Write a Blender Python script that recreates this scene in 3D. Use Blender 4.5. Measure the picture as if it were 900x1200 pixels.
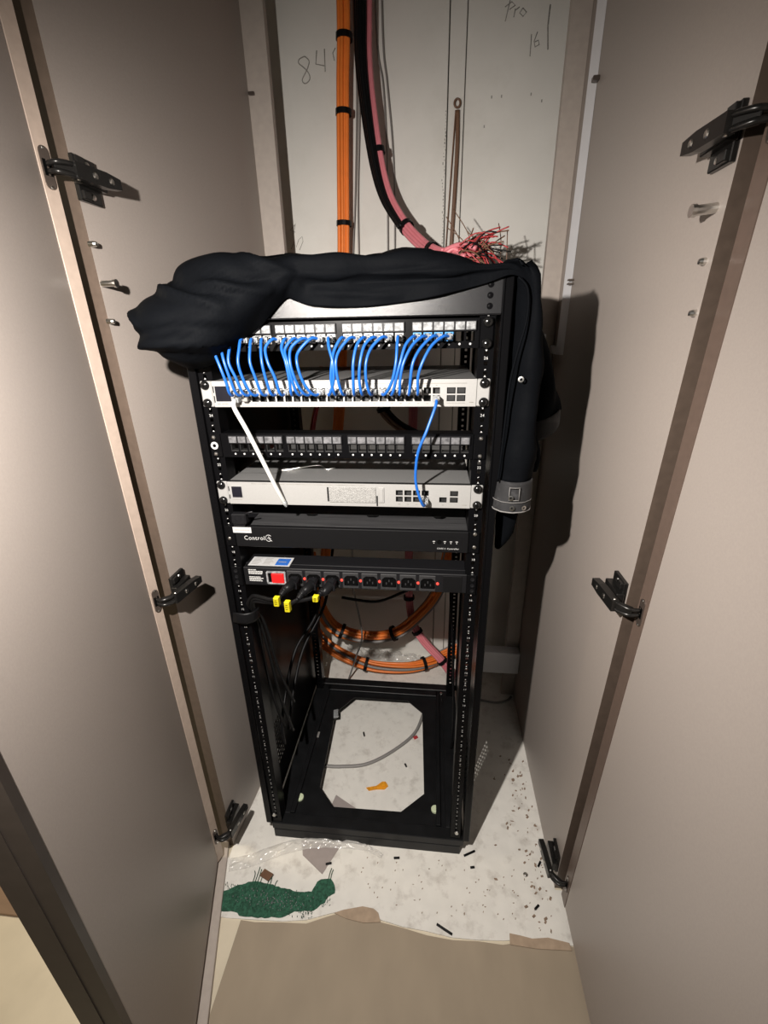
import bpy, math, random
from mathutils import Vector, Matrix
random.seed(7)
for o in list(bpy.data.objects): bpy.data.objects.remove(o, do_unlink=True)
scene = bpy.context.scene
COL = scene.collection

# ------------------------------------------------------------------ camera, light, exposure
CAM_POS = Vector((0.1516, -0.7528, 1.2511))
YAW, PITCH, ROLL = -0.11141, 0.38681, -0.02018
def camera_axes():
    ca, sa = math.cos(YAW), math.sin(YAW)
    f = Vector((sa*math.cos(PITCH), ca*math.cos(PITCH), -math.sin(PITCH)))
    r = Vector((ca, -sa, 0)); u = r.cross(f)
    r2 = r*math.cos(ROLL)+u*math.sin(ROLL); u2 = -r*math.sin(ROLL)+u*math.cos(ROLL)
    return r2, u2, f
cr, cu, cf = camera_axes()
cd = bpy.data.cameras.new('camera'); cam = bpy.data.objects.new('camera', cd); COL.objects.link(cam)
cd.sensor_fit = 'HORIZONTAL'; cd.sensor_width = 36.0; cd.lens = 526.05/900*36.0
cd.clip_start = 0.01; cd.clip_end = 50
cam.matrix_world = Matrix(((cr.x, cu.x, -cf.x, CAM_POS.x), (cr.y, cu.y, -cf.y, CAM_POS.y), (cr.z, cu.z, -cf.z, CAM_POS.z), (0, 0, 0, 1)))
scene.camera = cam

world = bpy.data.worlds.new('world'); scene.world = world; world.use_nodes = True
bg = world.node_tree.nodes['Background']; bg.inputs[0].default_value = (0.80, 0.86, 0.78, 1); bg.inputs[1].default_value = 0.03

def lamp(name, kind, loc, target, energy, color, **kw):
    l = bpy.data.lights.new(name, kind); l.energy = energy; l.color = color
    for k, v in kw.items(): setattr(l, k, v)
    o = bpy.data.objects.new(name, l); COL.objects.link(o); o.location = loc
    o.rotation_euler = (Vector(target)-Vector(loc)).to_track_quat('-Z', 'Y').to_euler()
    return o
# the torch held left of and above the lens, and the lamp of the room beyond the left door
lamp('torch_light', 'SPOT', (-0.10, -0.65, 1.385), (-0.02, 0.33, 0.67), 84.0, (1.0, 0.935, 0.87), spot_size=math.radians(141), spot_blend=1.0, shadow_soft_size=0.010)
lamp('room_lamp', 'AREA', (-1.35, -0.10, 1.7), (-1.0, -0.35, 0), 14.0, (1.0, 0.84, 0.60), size=0.4)
vs = scene.view_settings
vs.view_transform = 'Standard'; vs.look = 'None'; vs.exposure = 0.0; vs.gamma = 1.0; vs.use_curve_mapping = False

# ------------------------------------------------------------------ materials
def mat(name, color, rough=0.5, metal=0.0, spec=0.5, noise=0.0, nscale=200.0, bump=0.0, bscale=300.0, stretch=None,
        trans=0.0, alpha=1.0, emit=None, estr=0.0, coat=0.0, sheen=0.0, dark=None, dscale=6.0, damt=0.0):
    m = bpy.data.materials.new(name); m.use_nodes = True
    nt = m.node_tree; b = nt.nodes['Principled BSDF']
    b.inputs['Base Color'].default_value = (*color, 1); b.inputs['Roughness'].default_value = rough
    b.inputs['Metallic'].default_value = metal; b.inputs['Specular IOR Level'].default_value = spec
    b.inputs['Transmission Weight'].default_value = trans; b.inputs['Alpha'].default_value = alpha
    b.inputs['Coat Weight'].default_value = coat
    if sheen: b.inputs['Sheen Weight'].default_value = sheen
    if emit: b.inputs['Emission Color'].default_value = (*emit, 1); b.inputs['Emission Strength'].default_value = estr
    tc = nt.nodes.new('ShaderNodeTexCoord'); mp = nt.nodes.new('ShaderNodeMapping')
    nt.links.new(tc.outputs['Object'], mp.inputs['Vector'])
    if stretch: mp.inputs['Scale'].default_value = stretch
    col = None
    if noise > 0:
        n = nt.nodes.new('ShaderNodeTexNoise'); n.inputs['Scale'].default_value = nscale; n.inputs['Detail'].default_value = 4
        nt.links.new(mp.outputs['Vector'], n.inputs['Vector'])
        r = nt.nodes.new('ShaderNodeMapRange'); r.inputs[1].default_value = 0.3; r.inputs[2].default_value = 0.7
        r.inputs[3].default_value = 1-noise; r.inputs[4].default_value = 1+noise
        nt.links.new(n.outputs['Fac'], r.inputs[0])
        mx = nt.nodes.new('ShaderNodeMix'); mx.data_type = 'RGBA'; mx.blend_type = 'MULTIPLY'; mx.inputs[0].default_value = 1
        mx.inputs[6].default_value = (*color, 1); nt.links.new(r.outputs[0], mx.inputs[7]); col = mx.outputs[2]
    if dark is not None:
        n = nt.nodes.new('ShaderNodeTexNoise'); n.inputs['Scale'].default_value = dscale; n.inputs['Detail'].default_value = 8; n.inputs['Roughness'].default_value = 0.65
        nt.links.new(mp.outputs['Vector'], n.inputs['Vector'])
        r = nt.nodes.new('ShaderNodeMapRange'); r.inputs[1].default_value = 0.52; r.inputs[2].default_value = 0.72; r.inputs[3].default_value = 0; r.inputs[4].default_value = damt
        nt.links.new(n.outputs['Fac'], r.inputs[0])
        mx = nt.nodes.new('ShaderNodeMix'); mx.data_type = 'RGBA'
        nt.links.new(r.outputs[0], mx.inputs[0])
        if col: nt.links.new(col, mx.inputs[6])
        else: mx.inputs[6].default_value = (*color, 1)
        mx.inputs[7].default_value = (*dark, 1); col = mx.outputs[2]
    if col: nt.links.new(col, b.inputs['Base Color'])
    if bump > 0:
        n = nt.nodes.new('ShaderNodeTexNoise'); n.inputs['Scale'].default_value = bscale; n.inputs['Detail'].default_value = 3
        nt.links.new(mp.outputs['Vector'], n.inputs['Vector'])
        bp = nt.nodes.new('ShaderNodeBump'); bp.inputs['Strength'].default_value = bump; bp.inputs['Distance'].default_value = 0.002
        nt.links.new(n.outputs['Fac'], bp.inputs['Height']); nt.links.new(bp.outputs[0], b.inputs['Normal'])
    return m
M = {
 'laminate': mat('greige_laminate', (.345, .302, .272), .45, noise=.035, nscale=350, bump=.04, bscale=700),
 'laminate_edge': mat('brown_edge_band', (.085, .062, .048), .4, noise=.1, nscale=80),
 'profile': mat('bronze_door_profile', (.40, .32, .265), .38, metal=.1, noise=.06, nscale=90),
 'profile_shaded': mat('shaded_door_profile', (.14, .100, .080), .38, metal=.1, noise=.06, nscale=90),  # darker copy of the door profile; the right stile's shade is in its colour
 'profile_dark': mat('dark_bronze_profile', (.05, .04, .034), .4, metal=.3, noise=.08, nscale=60),
 'board': mat('white_wall_board', (.74, .725, .68), .75, noise=.03, nscale=9, dark=(.45, .42, .36), dscale=5, damt=.22, bump=.08, bscale=90),
 'stile': mat('greige_stile', (.40, .35, .31), .5, noise=.05, nscale=70),
 'trunk': mat('white_trunking_plastic', (.72, .72, .74), .4, noise=.02, nscale=40),
 'pencil': mat('pencil_graphite', (.30, .29, .265), .8, noise=.3, nscale=300),
 'seam': mat('dark_joint_filler', (.20, .19, .17), .9, noise=.3, nscale=100),  # dark grey behind the board joints, also used for device print
 'white_floor': mat('white_painted_base', (.72, .70, .65), .6, noise=.04, nscale=30, dark=(.30, .26, .22), dscale=24, damt=.5, bump=.15, bscale=60),
 'paper': mat('beige_protection_paper', (.31, .252, .182), .75, noise=.07, nscale=14, bump=.2, bscale=25, stretch=(1, .5, 1)),
 'paper_back': mat('brown_torn_paper', (.36, .27, .19), .85, noise=.12, nscale=60),
 'outer_floor': mat('pale_outer_floor', (.62, .55, .42), .6, noise=.05, nscale=12, dark=(.4, .34, .25), dscale=4, damt=.3),
 'brown_wood': mat('brown_wood', (.22, .14, .085), .55, noise=.2, nscale=25, stretch=(.2, 1, 1)),
 'ceiling': mat('ceiling_paint', (.6, .58, .54), .8, noise=.02, nscale=20),
 'rack': mat('black_powder_coat', (.003, .003, .0034), .24, spec=.10, noise=.1, nscale=500, bump=.06, bscale=900),
 'rack_base': mat('black_base_enamel', (.0065, .0068, .0075), .42, spec=.26, noise=.3, nscale=30, bump=.05, bscale=200),
 'rack_dull': mat('black_satin_steel', (.0026, .0026, .003), .28, spec=.08, noise=.1, nscale=500),
 'bar': mat('black_gloss_steel', (.010, .010, .011), .29, spec=.42, noise=.15, nscale=900, bump=.15, bscale=1500),
 'void': mat('matte_black_plastic', (.002, .002, .002), .8, spec=.04, noise=.1, nscale=200),
 'plastic': mat('black_plastic', (.007, .007, .008), .42, spec=.22, noise=.1, nscale=300),
 'outlet_grey': mat('dark_grey_outlet_plastic', (.026, .026, .027), .5, spec=.2, noise=.1, nscale=300),
 'rubber': mat('black_cable_jacket', (.0055, .0055, .006), .40, spec=.13, noise=.1, nscale=200),
 'mark': mat('white_print', (.45, .45, .44), .6, noise=.02, nscale=100),
 'screw': mat('black_screw', (.006, .006, .006), .16, spec=.45, noise=.1, nscale=200),
 'steel': mat('bright_steel', (.62, .61, .58), .28, metal=1.0, noise=.05, nscale=200),
 'silver': mat('silver_white_faceplate', (.30, .297, .288), .42, metal=.15, noise=.03, nscale=400, bump=.03, bscale=1500),
 'silver_top': mat('silver_case', (.22, .22, .218), .40, metal=.35, noise=.04, nscale=300),
 'bay': mat('textured_drive_bay', (.25, .247, .237), .5, metal=.1, noise=.45, nscale=900, bump=.6, bscale=900),
 'screen': mat('dark_status_screen', (.008, .008, .012), .12, noise=.1, nscale=50),
 'port': mat('port_black', (.012, .012, .012), .4, noise=.1, nscale=200),
 'sfp': mat('sfp_cage_grey', (.045, .045, .045), .35, metal=.6, noise=.1, nscale=200),
 'brushed': mat('black_brushed_aluminium', (.055, .055, .057), .38, metal=.3, noise=.3, nscale=180, stretch=(.06, 1.6, 1), bump=.1, bscale=300),
 'face_black': mat('black_anodised_face', (.0055, .0055, .006), .40, spec=.18, noise=.1, nscale=300),
 'blue': mat('blue_cable_jacket', (.008, .088, .36), .38, noise=.04, nscale=80),
 'blue_jack': mat('blue_jack', (.03, .20, .48), .4, noise=.04, nscale=80),
 'white_cable': mat('white_cable_jacket', (.55, .55, .52), .38, noise=.03, nscale=80),
 'clear': mat('clear_plug_plastic', (.55, .57, .58), .12, trans=.6, noise=.05, nscale=200),
 'window': mat('clear_label_window', (.23, .235, .24), .4, spec=.15, noise=.55, nscale=160, bump=.5, bscale=200),
 'window_dim': mat('darker_label_window', (.11, .11, .115), .25, spec=.3, noise=.5, nscale=120, bump=.3, bscale=200),  # darker copy of the clear label window, for the lower patch panel
 'jack': mat('metal_jack', (.36, .36, .355), .25, metal=.8, noise=.15, nscale=200),
 'red': mat('lit_red_rocker', (.42, .008, .008), .25, noise=.05, nscale=100, emit=(1, .03, .03), estr=.38),
 'led': mat('lit_neon_lamp', (.5, .04, .03), .3, noise=.02, nscale=100, emit=(1, .10, .07), estr=.45),
 'yellow': mat('yellow_tag', (.52, .45, .008), .5, noise=.04, nscale=100),
 'sticker': mat('white_sticker', (.42, .42, .42), .5, noise=.02, nscale=100),
 'sticker_blue': mat('blue_sticker_print', (.02, .10, .38), .45, noise=.08, nscale=200),
 'orange': mat('orange_cable_jacket', (.80, .20, .03), .42, noise=.05, nscale=60),
 'pink': mat('pink_cable_jacket', (.62, .19, .22), .42, noise=.05, nscale=60),
 'grey_cable': mat('grey_cable_jacket', (.22, .21, .20), .5, noise=.05, nscale=60),
 'red_wire': mat('red_conductor', (.42, .04, .045), .4, noise=.1, nscale=60),
 'crumb': mat('brown_dirt', (.24, .17, .12), .9, noise=.3, nscale=200),
 'brown_wire': mat('brown_conductor', (.16, .085, .05), .45, noise=.1, nscale=60),
 'cloth': mat('black_twill', (.0028, .0032, .0040), .6, spec=.014, noise=.15, nscale=600, bump=.6, bscale=42),
 'denim': mat('worn_grey_denim', (.0085, .0085, .0095), .8, noise=.35, nscale=70, bump=.3, bscale=800, dark=(.050, .050, .053), dscale=34, damt=.7),
 'hem': mat('frayed_pale_hem', (.20, .20, .205), .85, noise=.4, nscale=180),
 'stitch': mat('pale_stitching', (.16, .155, .15), .8, noise=.2, nscale=300),
 'green': mat('green_carpet', (.022, .088, .052), .95, noise=.45, nscale=160, bump=.6, bscale=400),
 'grey_paper': mat('grey_card', (.30, .26, .245), .7, noise=.05, nscale=50),
 'orange_scrap': mat('amber_plastic', (.72, .30, .02), .35, noise=.2, nscale=120),
 'clear_film': mat('clear_plastic_film', (.82, .80, .76), .12, alpha=.42, spec=1.0, noise=.05, nscale=60, bump=1.0, bscale=70),
 'hinge': mat('black_nickel_hinge', (.022, .021, .020), .28, metal=.6, noise=.1, nscale=100),
 'hinge_cup': mat('bronze_hinge_cup', (.10, .08, .068), .35, metal=.5, noise=.08, nscale=100),
 'foam': mat('pale_levelling_pad', (.55, .62, .42), .7, noise=.1, nscale=80),
}

# ------------------------------------------------------------------ mesh helpers
ORIGIN = {}
class MB:
    def __init__(s): s.v = []; s.f = []; s.m = []; s.sm = []
    def add(s, vs, fs, m=0, smooth=False):
        b = len(s.v); s.v += [Vector(p) for p in vs]
        for f in fs: s.f.append([b+i for i in f]); s.m.append(m); s.sm.append(smooth)
        return s
    def box(s, x0, x1, y0, y1, z0, z1, bev=0.0, m=0, T=None):
        c = Vector(((x0+x1)/2, (y0+y1)/2, (z0+z1)/2)); h = (abs(x1-x0)/2, abs(y1-y0)/2, abs(z1-z0)/2)
        return s.obox(c, ((1, 0, 0), (0, 1, 0), (0, 0, 1)), h, bev, m, T)
    def obox(s, c, ax, h, bev=0.0, m=0, T=None):
        ax = [Vector(a).normalized() for a in ax]; c = Vector(c)
        bev = min(bev, min(h)*.95)
        def P(q):
            p = c+ax[0]*q[0]+ax[1]*q[1]+ax[2]*q[2]
            return T @ p if T else p
        if bev <= 0:
            vs = [P((sx*h[0], sy*h[1], sz*h[2])) for sz in (-1, 1) for sy in (-1, 1) for sx in (-1, 1)]
            return s.add(vs, [(0, 2, 3, 1), (4, 5, 7, 6), (0, 1, 5, 4), (2, 6, 7, 3), (0, 4, 6, 2), (1, 3, 7, 5)], m)
        vs = []; idx = {}
        for sx in (-1, 1):
            for sy in (-1, 1):
                for sz in (-1, 1):
                    sg = (sx, sy, sz)
                    for a in range(3):
                        q = [sg[k]*(h[k] if k == a else h[k]-bev) for k in range(3)]
                        idx[(sg, a)] = len(vs); vs.append(P(q))
        fs = []
        for a in range(3):
            b, d = (a+1) % 3, (a+2) % 3
            for sa in (-1, 1):
                ring = []
                for sb, sd in ((-1, -1), (1, -1), (1, 1), (-1, 1)):
                    g = [0, 0, 0]; g[a] = sa; g[b] = sb; g[d] = sd; ring.append(idx[(tuple(g), a)])
                fs.append(ring if sa > 0 else ring[::-1])
            for sb in (-1, 1):
                for sd in (-1, 1):
                    g0 = [0, 0, 0]; g0[a] = -1; g0[b] = sb; g0[d] = sd; g1 = list(g0); g1[a] = 1
                    q = [idx[(tuple(g0), b)], idx[(tuple(g1), b)], idx[(tuple(g1), d)], idx[(tuple(g0), d)]]
                    fs.append(q if sb*sd > 0 else q[::-1])
        for sx in (-1, 1):
            for sy in (-1, 1):
                for sz in (-1, 1):
                    g = (sx, sy, sz); t = [idx[(g, 0)], idx[(g, 1)], idx[(g, 2)]]
                    fs.append(t if sx*sy*sz > 0 else t[::-1])
        return s.add(vs, fs, m)
    def tube(s, pts, r, n=8, m=0, caps=True, flat=None):
        pts = [Vector(p) for p in pts]; vs = []; fs = []
        t0 = (pts[1]-pts[0]).normalized()
        up = Vector((0, 0, 1)) if abs(t0.z) < .9 else Vector((1, 0, 0))
        nrm = (up-t0*up.dot(t0)).normalized()
        for i, p in enumerate(pts):
            t = (pts[min(i+1, len(pts)-1)]-pts[max(i-1, 0)])
            t = t.normalized() if t.length > 1e-9 else t0
            nrm = (nrm-t*nrm.dot(t)); nrm = nrm.normalized() if nrm.length > 1e-6 else t.orthogonal().normalized()
            bn = t.cross(nrm); rr = r[i] if isinstance(r, (list, tuple)) else r
            fl = flat if flat else 1.0
            for k in range(n):
                a = 2*math.pi*k/n; vs.append(p+nrm*math.cos(a)*rr+bn*math.sin(a)*rr*fl)
        for i in range(len(pts)-1):
            for k in range(n):
                a, b = i*n+k, i*n+(k+1) % n; fs.append((a, b, b+n, a+n))
        if caps: fs.append(tuple(range(n-1, -1, -1))); fs.append(tuple(range((len(pts)-1)*n, len(pts)*n)))
        return s.add(vs, fs, m, True)
    def cyl(s, p0, p1, r0, r1=None, n=14, m=0):
        return s.lathe(p0, Vector(p1)-Vector(p0), [(0, 0), (r0, 0), (r0 if r1 is None else r1, 1), (0, 1)], n, m, True)
    def lathe(s, o, axis, prof, n=14, m=0, unit=False):
        o = Vector(o); ax = Vector(axis); L = ax.length; d = ax/L
        e1 = d.orthogonal().normalized(); e2 = d.cross(e1); vs = []; fs = []
        sc = L if unit else 1.0
        for (r, h) in prof:
            for k in range(n):
                a = 2*math.pi*k/n; vs.append(o+d*h*sc+(e1*math.cos(a)+e2*math.sin(a))*max(r, 1e-6))
        for i in range(len(prof)-1):
            for k in range(n):
                a, b = i*n+k, i*n+(k+1) % n; fs.append((a, b, b+n, a+n))
        return s.add(vs, fs, m)
    def prism(s, poly, o, e1, e2, depth, m=0):
        o, e1, e2 = Vector(o), Vector(e1), Vector(e2); d = e1.cross(e2).normalized()*depth; n = len(poly)
        vs = [o+e1*a+e2*b for a, b in poly]; vs += [p+d for p in vs]
        fs = [tuple(range(n-1, -1, -1)), tuple(range(n, 2*n))]+[(i, (i+1) % n, n+(i+1) % n, n+i) for i in range(n)]
        return s.add(vs, fs, m)
    def plate(s, us, vs_, holes, o, e1, e2, depth, m=0, mw=None, back=True):
        """flat plate on the grid us x vs_, cells in holes are cut right through; thickness along e1 x e2"""
        o, e1, e2 = Vector(o), Vector(e1), Vector(e2); d = e1.cross(e2).normalized()*depth
        nu, nv = len(us), len(vs_); P = []
        for lay in (0, 1):
            for v in vs_:
                for u in us: P.append(o+e1*u+e2*v+d*lay)
        I = lambda i, j, l: l*nu*nv+j*nu+i
        solid = lambda i, j: 0 <= i < nu-1 and 0 <= j < nv-1 and (i, j) not in holes
        F = []; W = []
        for j in range(nv-1):
            for i in range(nu-1):
                if not solid(i, j): continue
                F.append((I(i, j, 1), I(i+1, j, 1), I(i+1, j+1, 1), I(i, j+1, 1)))
                if back: F.append((I(i, j, 0), I(i, j+1, 0), I(i+1, j+1, 0), I(i+1, j, 0)))
                for (di, dj, a, b) in ((-1, 0, (i, j+1), (i, j)), (1, 0, (i+1, j), (i+1, j+1)), (0, -1, (i, j), (i+1, j)), (0, 1, (i+1, j+1), (i, j+1))):
                    if not solid(i+di, j+dj): W.append((I(*a, 0), I(*b, 0), I(*b, 1), I(*a, 1)))
        s.add(P, F, m); s.add(P, W, m if mw is None else mw)
        return s
    def sheet(s, rows, k=4, thick=0.0, m=0, fn=None, closed=False):
        """smooth surface through a grid of points (rows of equal length)"""
        rows = [[Vector(p) for p in r] for r in rows]
        def cr(p, n, wrap):
            L = len(p); out = []
            segs = L if wrap else L-1
            for i in range(segs):
                g = (lambda q: p[q % L]) if wrap else (lambda q: p[max(0, min(L-1, q))])
                a, b, c, d = g(i-1), g(i), g(i+1), g(i+2)
                for q in range(n):
                    t = q/n
                    out.append(.5*((2*b)+(c-a)*t+(2*a-5*b+4*c-d)*t*t+(3*b-a-3*c+d)*t**3))
            if not wrap: out.append(p[-1].copy())
            return out
        R = [cr(r, k, closed) for r in rows]; nc = len(R[0])
        C = [cr([r[j] for r in R], k, False) for j in range(nc)]; nr = len(C[0])
        G = [[C[j][i] for j in range(nc)] for i in range(nr)]
        N = []
        for i in range(nr):
            for j in range(nc):
                jn = (j+1) % nc if closed else min(j+1, nc-1); jp = (j-1) % nc if closed else max(j-1, 0)
                du = G[i][jn]-G[i][jp]; dv = G[min(i+1, nr-1)][j]-G[max(i-1, 0)][j]
                c = du.cross(dv); N.append(c.normalized() if c.length > 1e-12 else Vector((0, -1, 0)))
        V = [G[i][j] for i in range(nr) for j in range(nc)]
        if fn: V = [p+nn*fn(p, a/(nr-1) if nr > 1 else 0) for (p, nn, a) in ((V[q], N[q], q//nc) for q in range(len(V)))]
        F = []; cols = nc if closed else nc-1
        for i in range(nr-1):
            for j in range(cols):
                a, b = i*nc+j, i*nc+(j+1) % nc; F.append((a, b, b+nc, a+nc))
        if thick:
            n = len(V); V2 = V+[V[q]-N[q]*thick for q in range(n)]
            F2 = F+[tuple(n+q for q in f[::-1]) for f in F]
            edge = {}
            for f in F:
                for a, b in zip(f, f[1:]+f[:1]): edge[(a, b)] = 1
            for (a, b) in edge:
                if (b, a) not in edge: F2.append((b, a, n+a, n+b))
            V, F = V2, F2
        return s.add(V, F, m, True)
    def mesh(s, name, mats, off):
        me = bpy.data.meshes.new(name); me.from_pydata([tuple(p-off) for p in s.v], [], s.f)
        for mm in (mats if isinstance(mats, (list, tuple)) else [mats]): me.materials.append(M[mm])
        me.polygons.foreach_set('material_index', s.m); me.polygons.foreach_set('use_smooth', s.sm)
        me.update(); return me
    def build(s, name, mats, parent=None, base=None):
        off = Vector((0, 0, 0))
        if parent is None:
            if base is None:
                xs = [p.x for p in s.v]; ys = [p.y for p in s.v]; base = ((min(xs)+max(xs))/2, (min(ys)+max(ys))/2, min(p.z for p in s.v))
            off = Vector(base)
        else: off = ORIGIN[parent.name]
        o = bpy.data.objects.new(name, s.mesh(name, mats, off)); COL.objects.link(o)
        if parent is None: o.location = off
        else: o.parent = parent
        ORIGIN[o.name] = off
        return o
def tag(o, label, cat, group=None):
    o['label'] = label; o['category'] = cat
    if group: o['group'] = group
    return o
def thing(name, label, cat, loc, group=None):
    o = bpy.data.objects.new(name, None); COL.objects.link(o); o.location = loc; o.empty_display_size = .02
    ORIGIN[o.name] = Vector(loc)
    return tag(o, label, cat, group)
def share(name, me, parent, p, rot=None, label=None):
    """one more object on mesh me at world point p, child of parent"""
    o = bpy.data.objects.new(name, me); COL.objects.link(o); o.parent = parent
    o.location = Vector(p)-ORIGIN[parent.name]
    if rot: o.rotation_euler = rot
    ORIGIN[o.name] = Vector(p)
    if label: o['label'] = label
    return o
def struct(o): o['kind'] = 'structure'; return o
def spline(pts, k=8):
    p = [Vector(q) for q in pts]; L = len(p); out = []
    for i in range(L-1):
        a, b, c, d = p[max(i-1, 0)], p[i], p[i+1], p[min(i+2, L-1)]
        for q in range(k):
            t = q/k; out.append(.5*((2*b)+(c-a)*t+(2*a-5*b+4*c-d)*t*t+(3*b-a-3*c+d)*t**3))
    out.append(p[-1]); return out
_glyph = {}
def text(mb, body, size, o, e1, e2, m=0, align='LEFT', lift=0.0003, bold=0.0, fit=None):
    key = (body, align, bold)
    if key not in _glyph:
        cu_ = bpy.data.curves.new('glyphs', 'FONT'); cu_.body = body; cu_.align_x = align; cu_.size = 1.0; cu_.resolution_u = 3; cu_.offset = bold; cu_.space_character = 1.12
        ob = bpy.data.objects.new('glyphs', cu_); COL.objects.link(ob); bpy.context.view_layer.update()
        me = bpy.data.meshes.new_from_object(ob.evaluated_get(bpy.context.evaluated_depsgraph_get()))
        _glyph[key] = ([tuple(v.co) for v in me.vertices], [tuple(p.vertices) for p in me.polygons])
        bpy.data.objects.remove(ob, do_unlink=True); bpy.data.curves.remove(cu_); bpy.data.meshes.remove(me)
    vs, fs = _glyph[key]; kx = fit/(size*max(v[0] for v in vs)) if fit else 1.0; o, e1, e2 = Vector(o), Vector(e1), Vector(e2); n = e1.cross(e2).normalized()*lift
    mb.add([o+e1*(v[0]*size*kx)+e2*(v[1]*size)+n for v in vs], fs, m)
X, Y, Z = Vector((1, 0, 0)), Vector((0, 1, 0)), Vector((0, 0, 1))
U = 0.04445
def ZU(n): return 1.265-n*U

# ------------------------------------------------------------------ the setting
b = MB().box(-2.6, 1.6, -2.4, 1.4, -0.06, -0.003); struct(b.build('floor', 'outer_floor'))
# left wall of the cupboard (runs slightly inwards to the back), its front edge faces the room
def slab(p0, p1, th, z0, z1, mb, m=0, edge_m=1, lean=(0, 0)):
    """upright panel from p0 to p1 (plan), thickness th to the outside; lean = y shift of the front edge at z0/z1"""
    a, c = Vector((*p0, 0)), Vector((*p1, 0)); d = (c-a).normalized(); n = Vector((-d.y, d.x, 0))*th
    vs = []
    for z, l in ((z0, lean[0]), (z1, lean[1])):
        f = a+d*l
        for q in (f, c, c+n, f+n): vs.append(q+Z*z)
    mb.add(vs, [(0, 1, 5, 4), (1, 2, 6, 5), (2, 3, 7, 6), (4, 5, 6, 7), (3, 2, 1, 0)], m)
    mb.add(vs, [(3, 0, 4, 7)], edge_m); return mb
TOP = 2.35
wl = slab((-.345, -.036), (-.302, .58), .075, -.003, TOP, MB(), lean=(0, -.030)).build('wall_left', ['laminate', 'laminate_edge']); struct(wl)
wr = slab((.468, -.056), (.468, .58), -.060, -.003, TOP, MB(), lean=(0, -.130)).build('wall_right', ['laminate', 'laminate_edge']); struct(wr)
wb = MB().box(-.55, .75, .762, .80, -.003, TOP).build('wall_back', 'seam'); struct(wb)
for x0, x1 in ((-.55, .1715), (.1745, .2150), (.2175, .75)):
    MB().box(x0, x1, .745, .763, -.003, TOP, .0012).build('wall_board', 'board', wb)
struct(MB().box(-.60, .80, -.20, .80, TOP, TOP+.04).build('ceiling', 'ceiling'))
struct(MB().box(-.303, -.2475, .575, .596, -.003, TOP, .001).build('trim_1', 'stile'))
struct(MB().box(.424, .468, .560, .580, -.003, TOP, .001).build('trim_2', 'stile'))
# gap closers between the stiles and the boards behind
struct(MB().box(-.55, -.300, .596, .604, -.003, TOP).build('trim_3', 'stile'))
struct(MB().box(.468, .75, .580, .588, -.003, TOP).build('trim_4', 'stile'))
# white painted base with its ragged front edge
front = [(-.345, -.186), (-.300, -.190), (-.228, -.187), (-.165, -.184), (-.11, -.176), (-.062, -.160), (-.02, -.148), (.045, -.143), (.058, -.160), (.11, -.168), (.164, -.171), (.22, -.177), (.276, -.176), (.330, -.172), (.372, -.166), (.40, -.172), (.428, -.163), (.443, -.170), (.468, -.166)]
fl = MB().prism([(-.395, -.186)]+front+[(.535, -.168), (.535, -.062), (.468, -.062), (.468, .744), (-.345, .744), (-.345, -.066), (-.395, -.066)], (0, 0, -.003), X, Y, .003)
tag(fl.build('floor_board', 'white_floor', base=(.06, .2, -.003)), 'white painted base board under the rack, stained, with ragged front edge', 'floor board')
pp = MB()
edge = [(-.262, -.70)]+[(-.262, -.190)]+[(x, y-.004+.003*math.sin(i*2.1)) for i, (x, y) in enumerate(front[2:])]+[(.56, -.168)]+[(.56, -.70)]
pp.prism([(a, c) for a, c in edge], (0, 0, -.003), X, Y, .0012)
tag(pp.build('paper_sheet', 'paper', base=(.1, -.4, -.003)), 'beige floor protection paper in front of the white base board', 'paper')
tear = MB().prism([(-.050, -.158), (-.03, -.150), (.014, -.139), (.040, -.141), (.052, -.148), (.059, -.165), (.02, -.170), (-.02, -.166)], (0, 0, .0002), X, Y, .0014)
tag(tear.build('torn_paper', 'paper_back'), 'brown torn flap at the middle of the beige paper edge', 'paper')
tear = MB().prism([(.347, -.158), (.372, -.160), (.395, -.163), (.43, -.158), (.474, -.163), (.476, -.176), (.40, -.180), (.345, -.178)], (0, 0, .0002), X, Y, .0014)
tag(tear.build('torn_paper', 'paper_back'), 'brown torn strip of paper at the foot of the right wall', 'paper')
struct(MB().box(-1.6, -.62, -.235, -.05, -.003, .006, .001).build('trim_5', 'brown_wood'))
# low strip under the left door
sb = MB(); sa_ = math.radians(17)
sb.obox((-.3040, -.2490, .004), ((math.sin(sa_), -math.cos(sa_), 0), (math.cos(sa_), math.sin(sa_), 0), (0, 0, 1)), (.232, .012, .006), .001)
tag(sb.build('threshold_strip', 'stile'), 'grey threshold strip on the floor below the left door', 'strip')

# pencil marks and wear on the boards
def strokes(mb, ls, r=.0014):
    for l in ls: mb.tube([(a, .7447, c) for a, c in l], r, 5, flat=.35)
mk = MB()
strokes(mk, [spline([(-.1991, .7447, 1.9105), (-.2131, .7447, 1.9063), (-.2161, .7447, 1.898), (-.2033, .7447, 1.8886), (-.1907, .7447, 1.8758), (-.1894, .7447, 1.8636), (-.2016, .7447, 1.8556), (-.2101, .7447, 1.8631), (-.1996, .7447, 1.8781), (-.1918, .7447, 1.8896), (-.1885, .7447, 1.9014), (-.1991, .7447, 1.9105)], 3)] and
        [[(p.x, p.z) for p in spline([(-.1991, 0, 1.9105), (-.2131, 0, 1.9063), (-.2161, 0, 1.898), (-.2033, 0, 1.8886), (-.1907, 0, 1.8758), (-.1894, 0, 1.8636), (-.2016, 0, 1.8556), (-.2101, 0, 1.8631), (-.1996, 0, 1.8781), (-.1918, 0, 1.8896), (-.1885, 0, 1.9014), (-.1991, 0, 1.9105)], 3)]])
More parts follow.
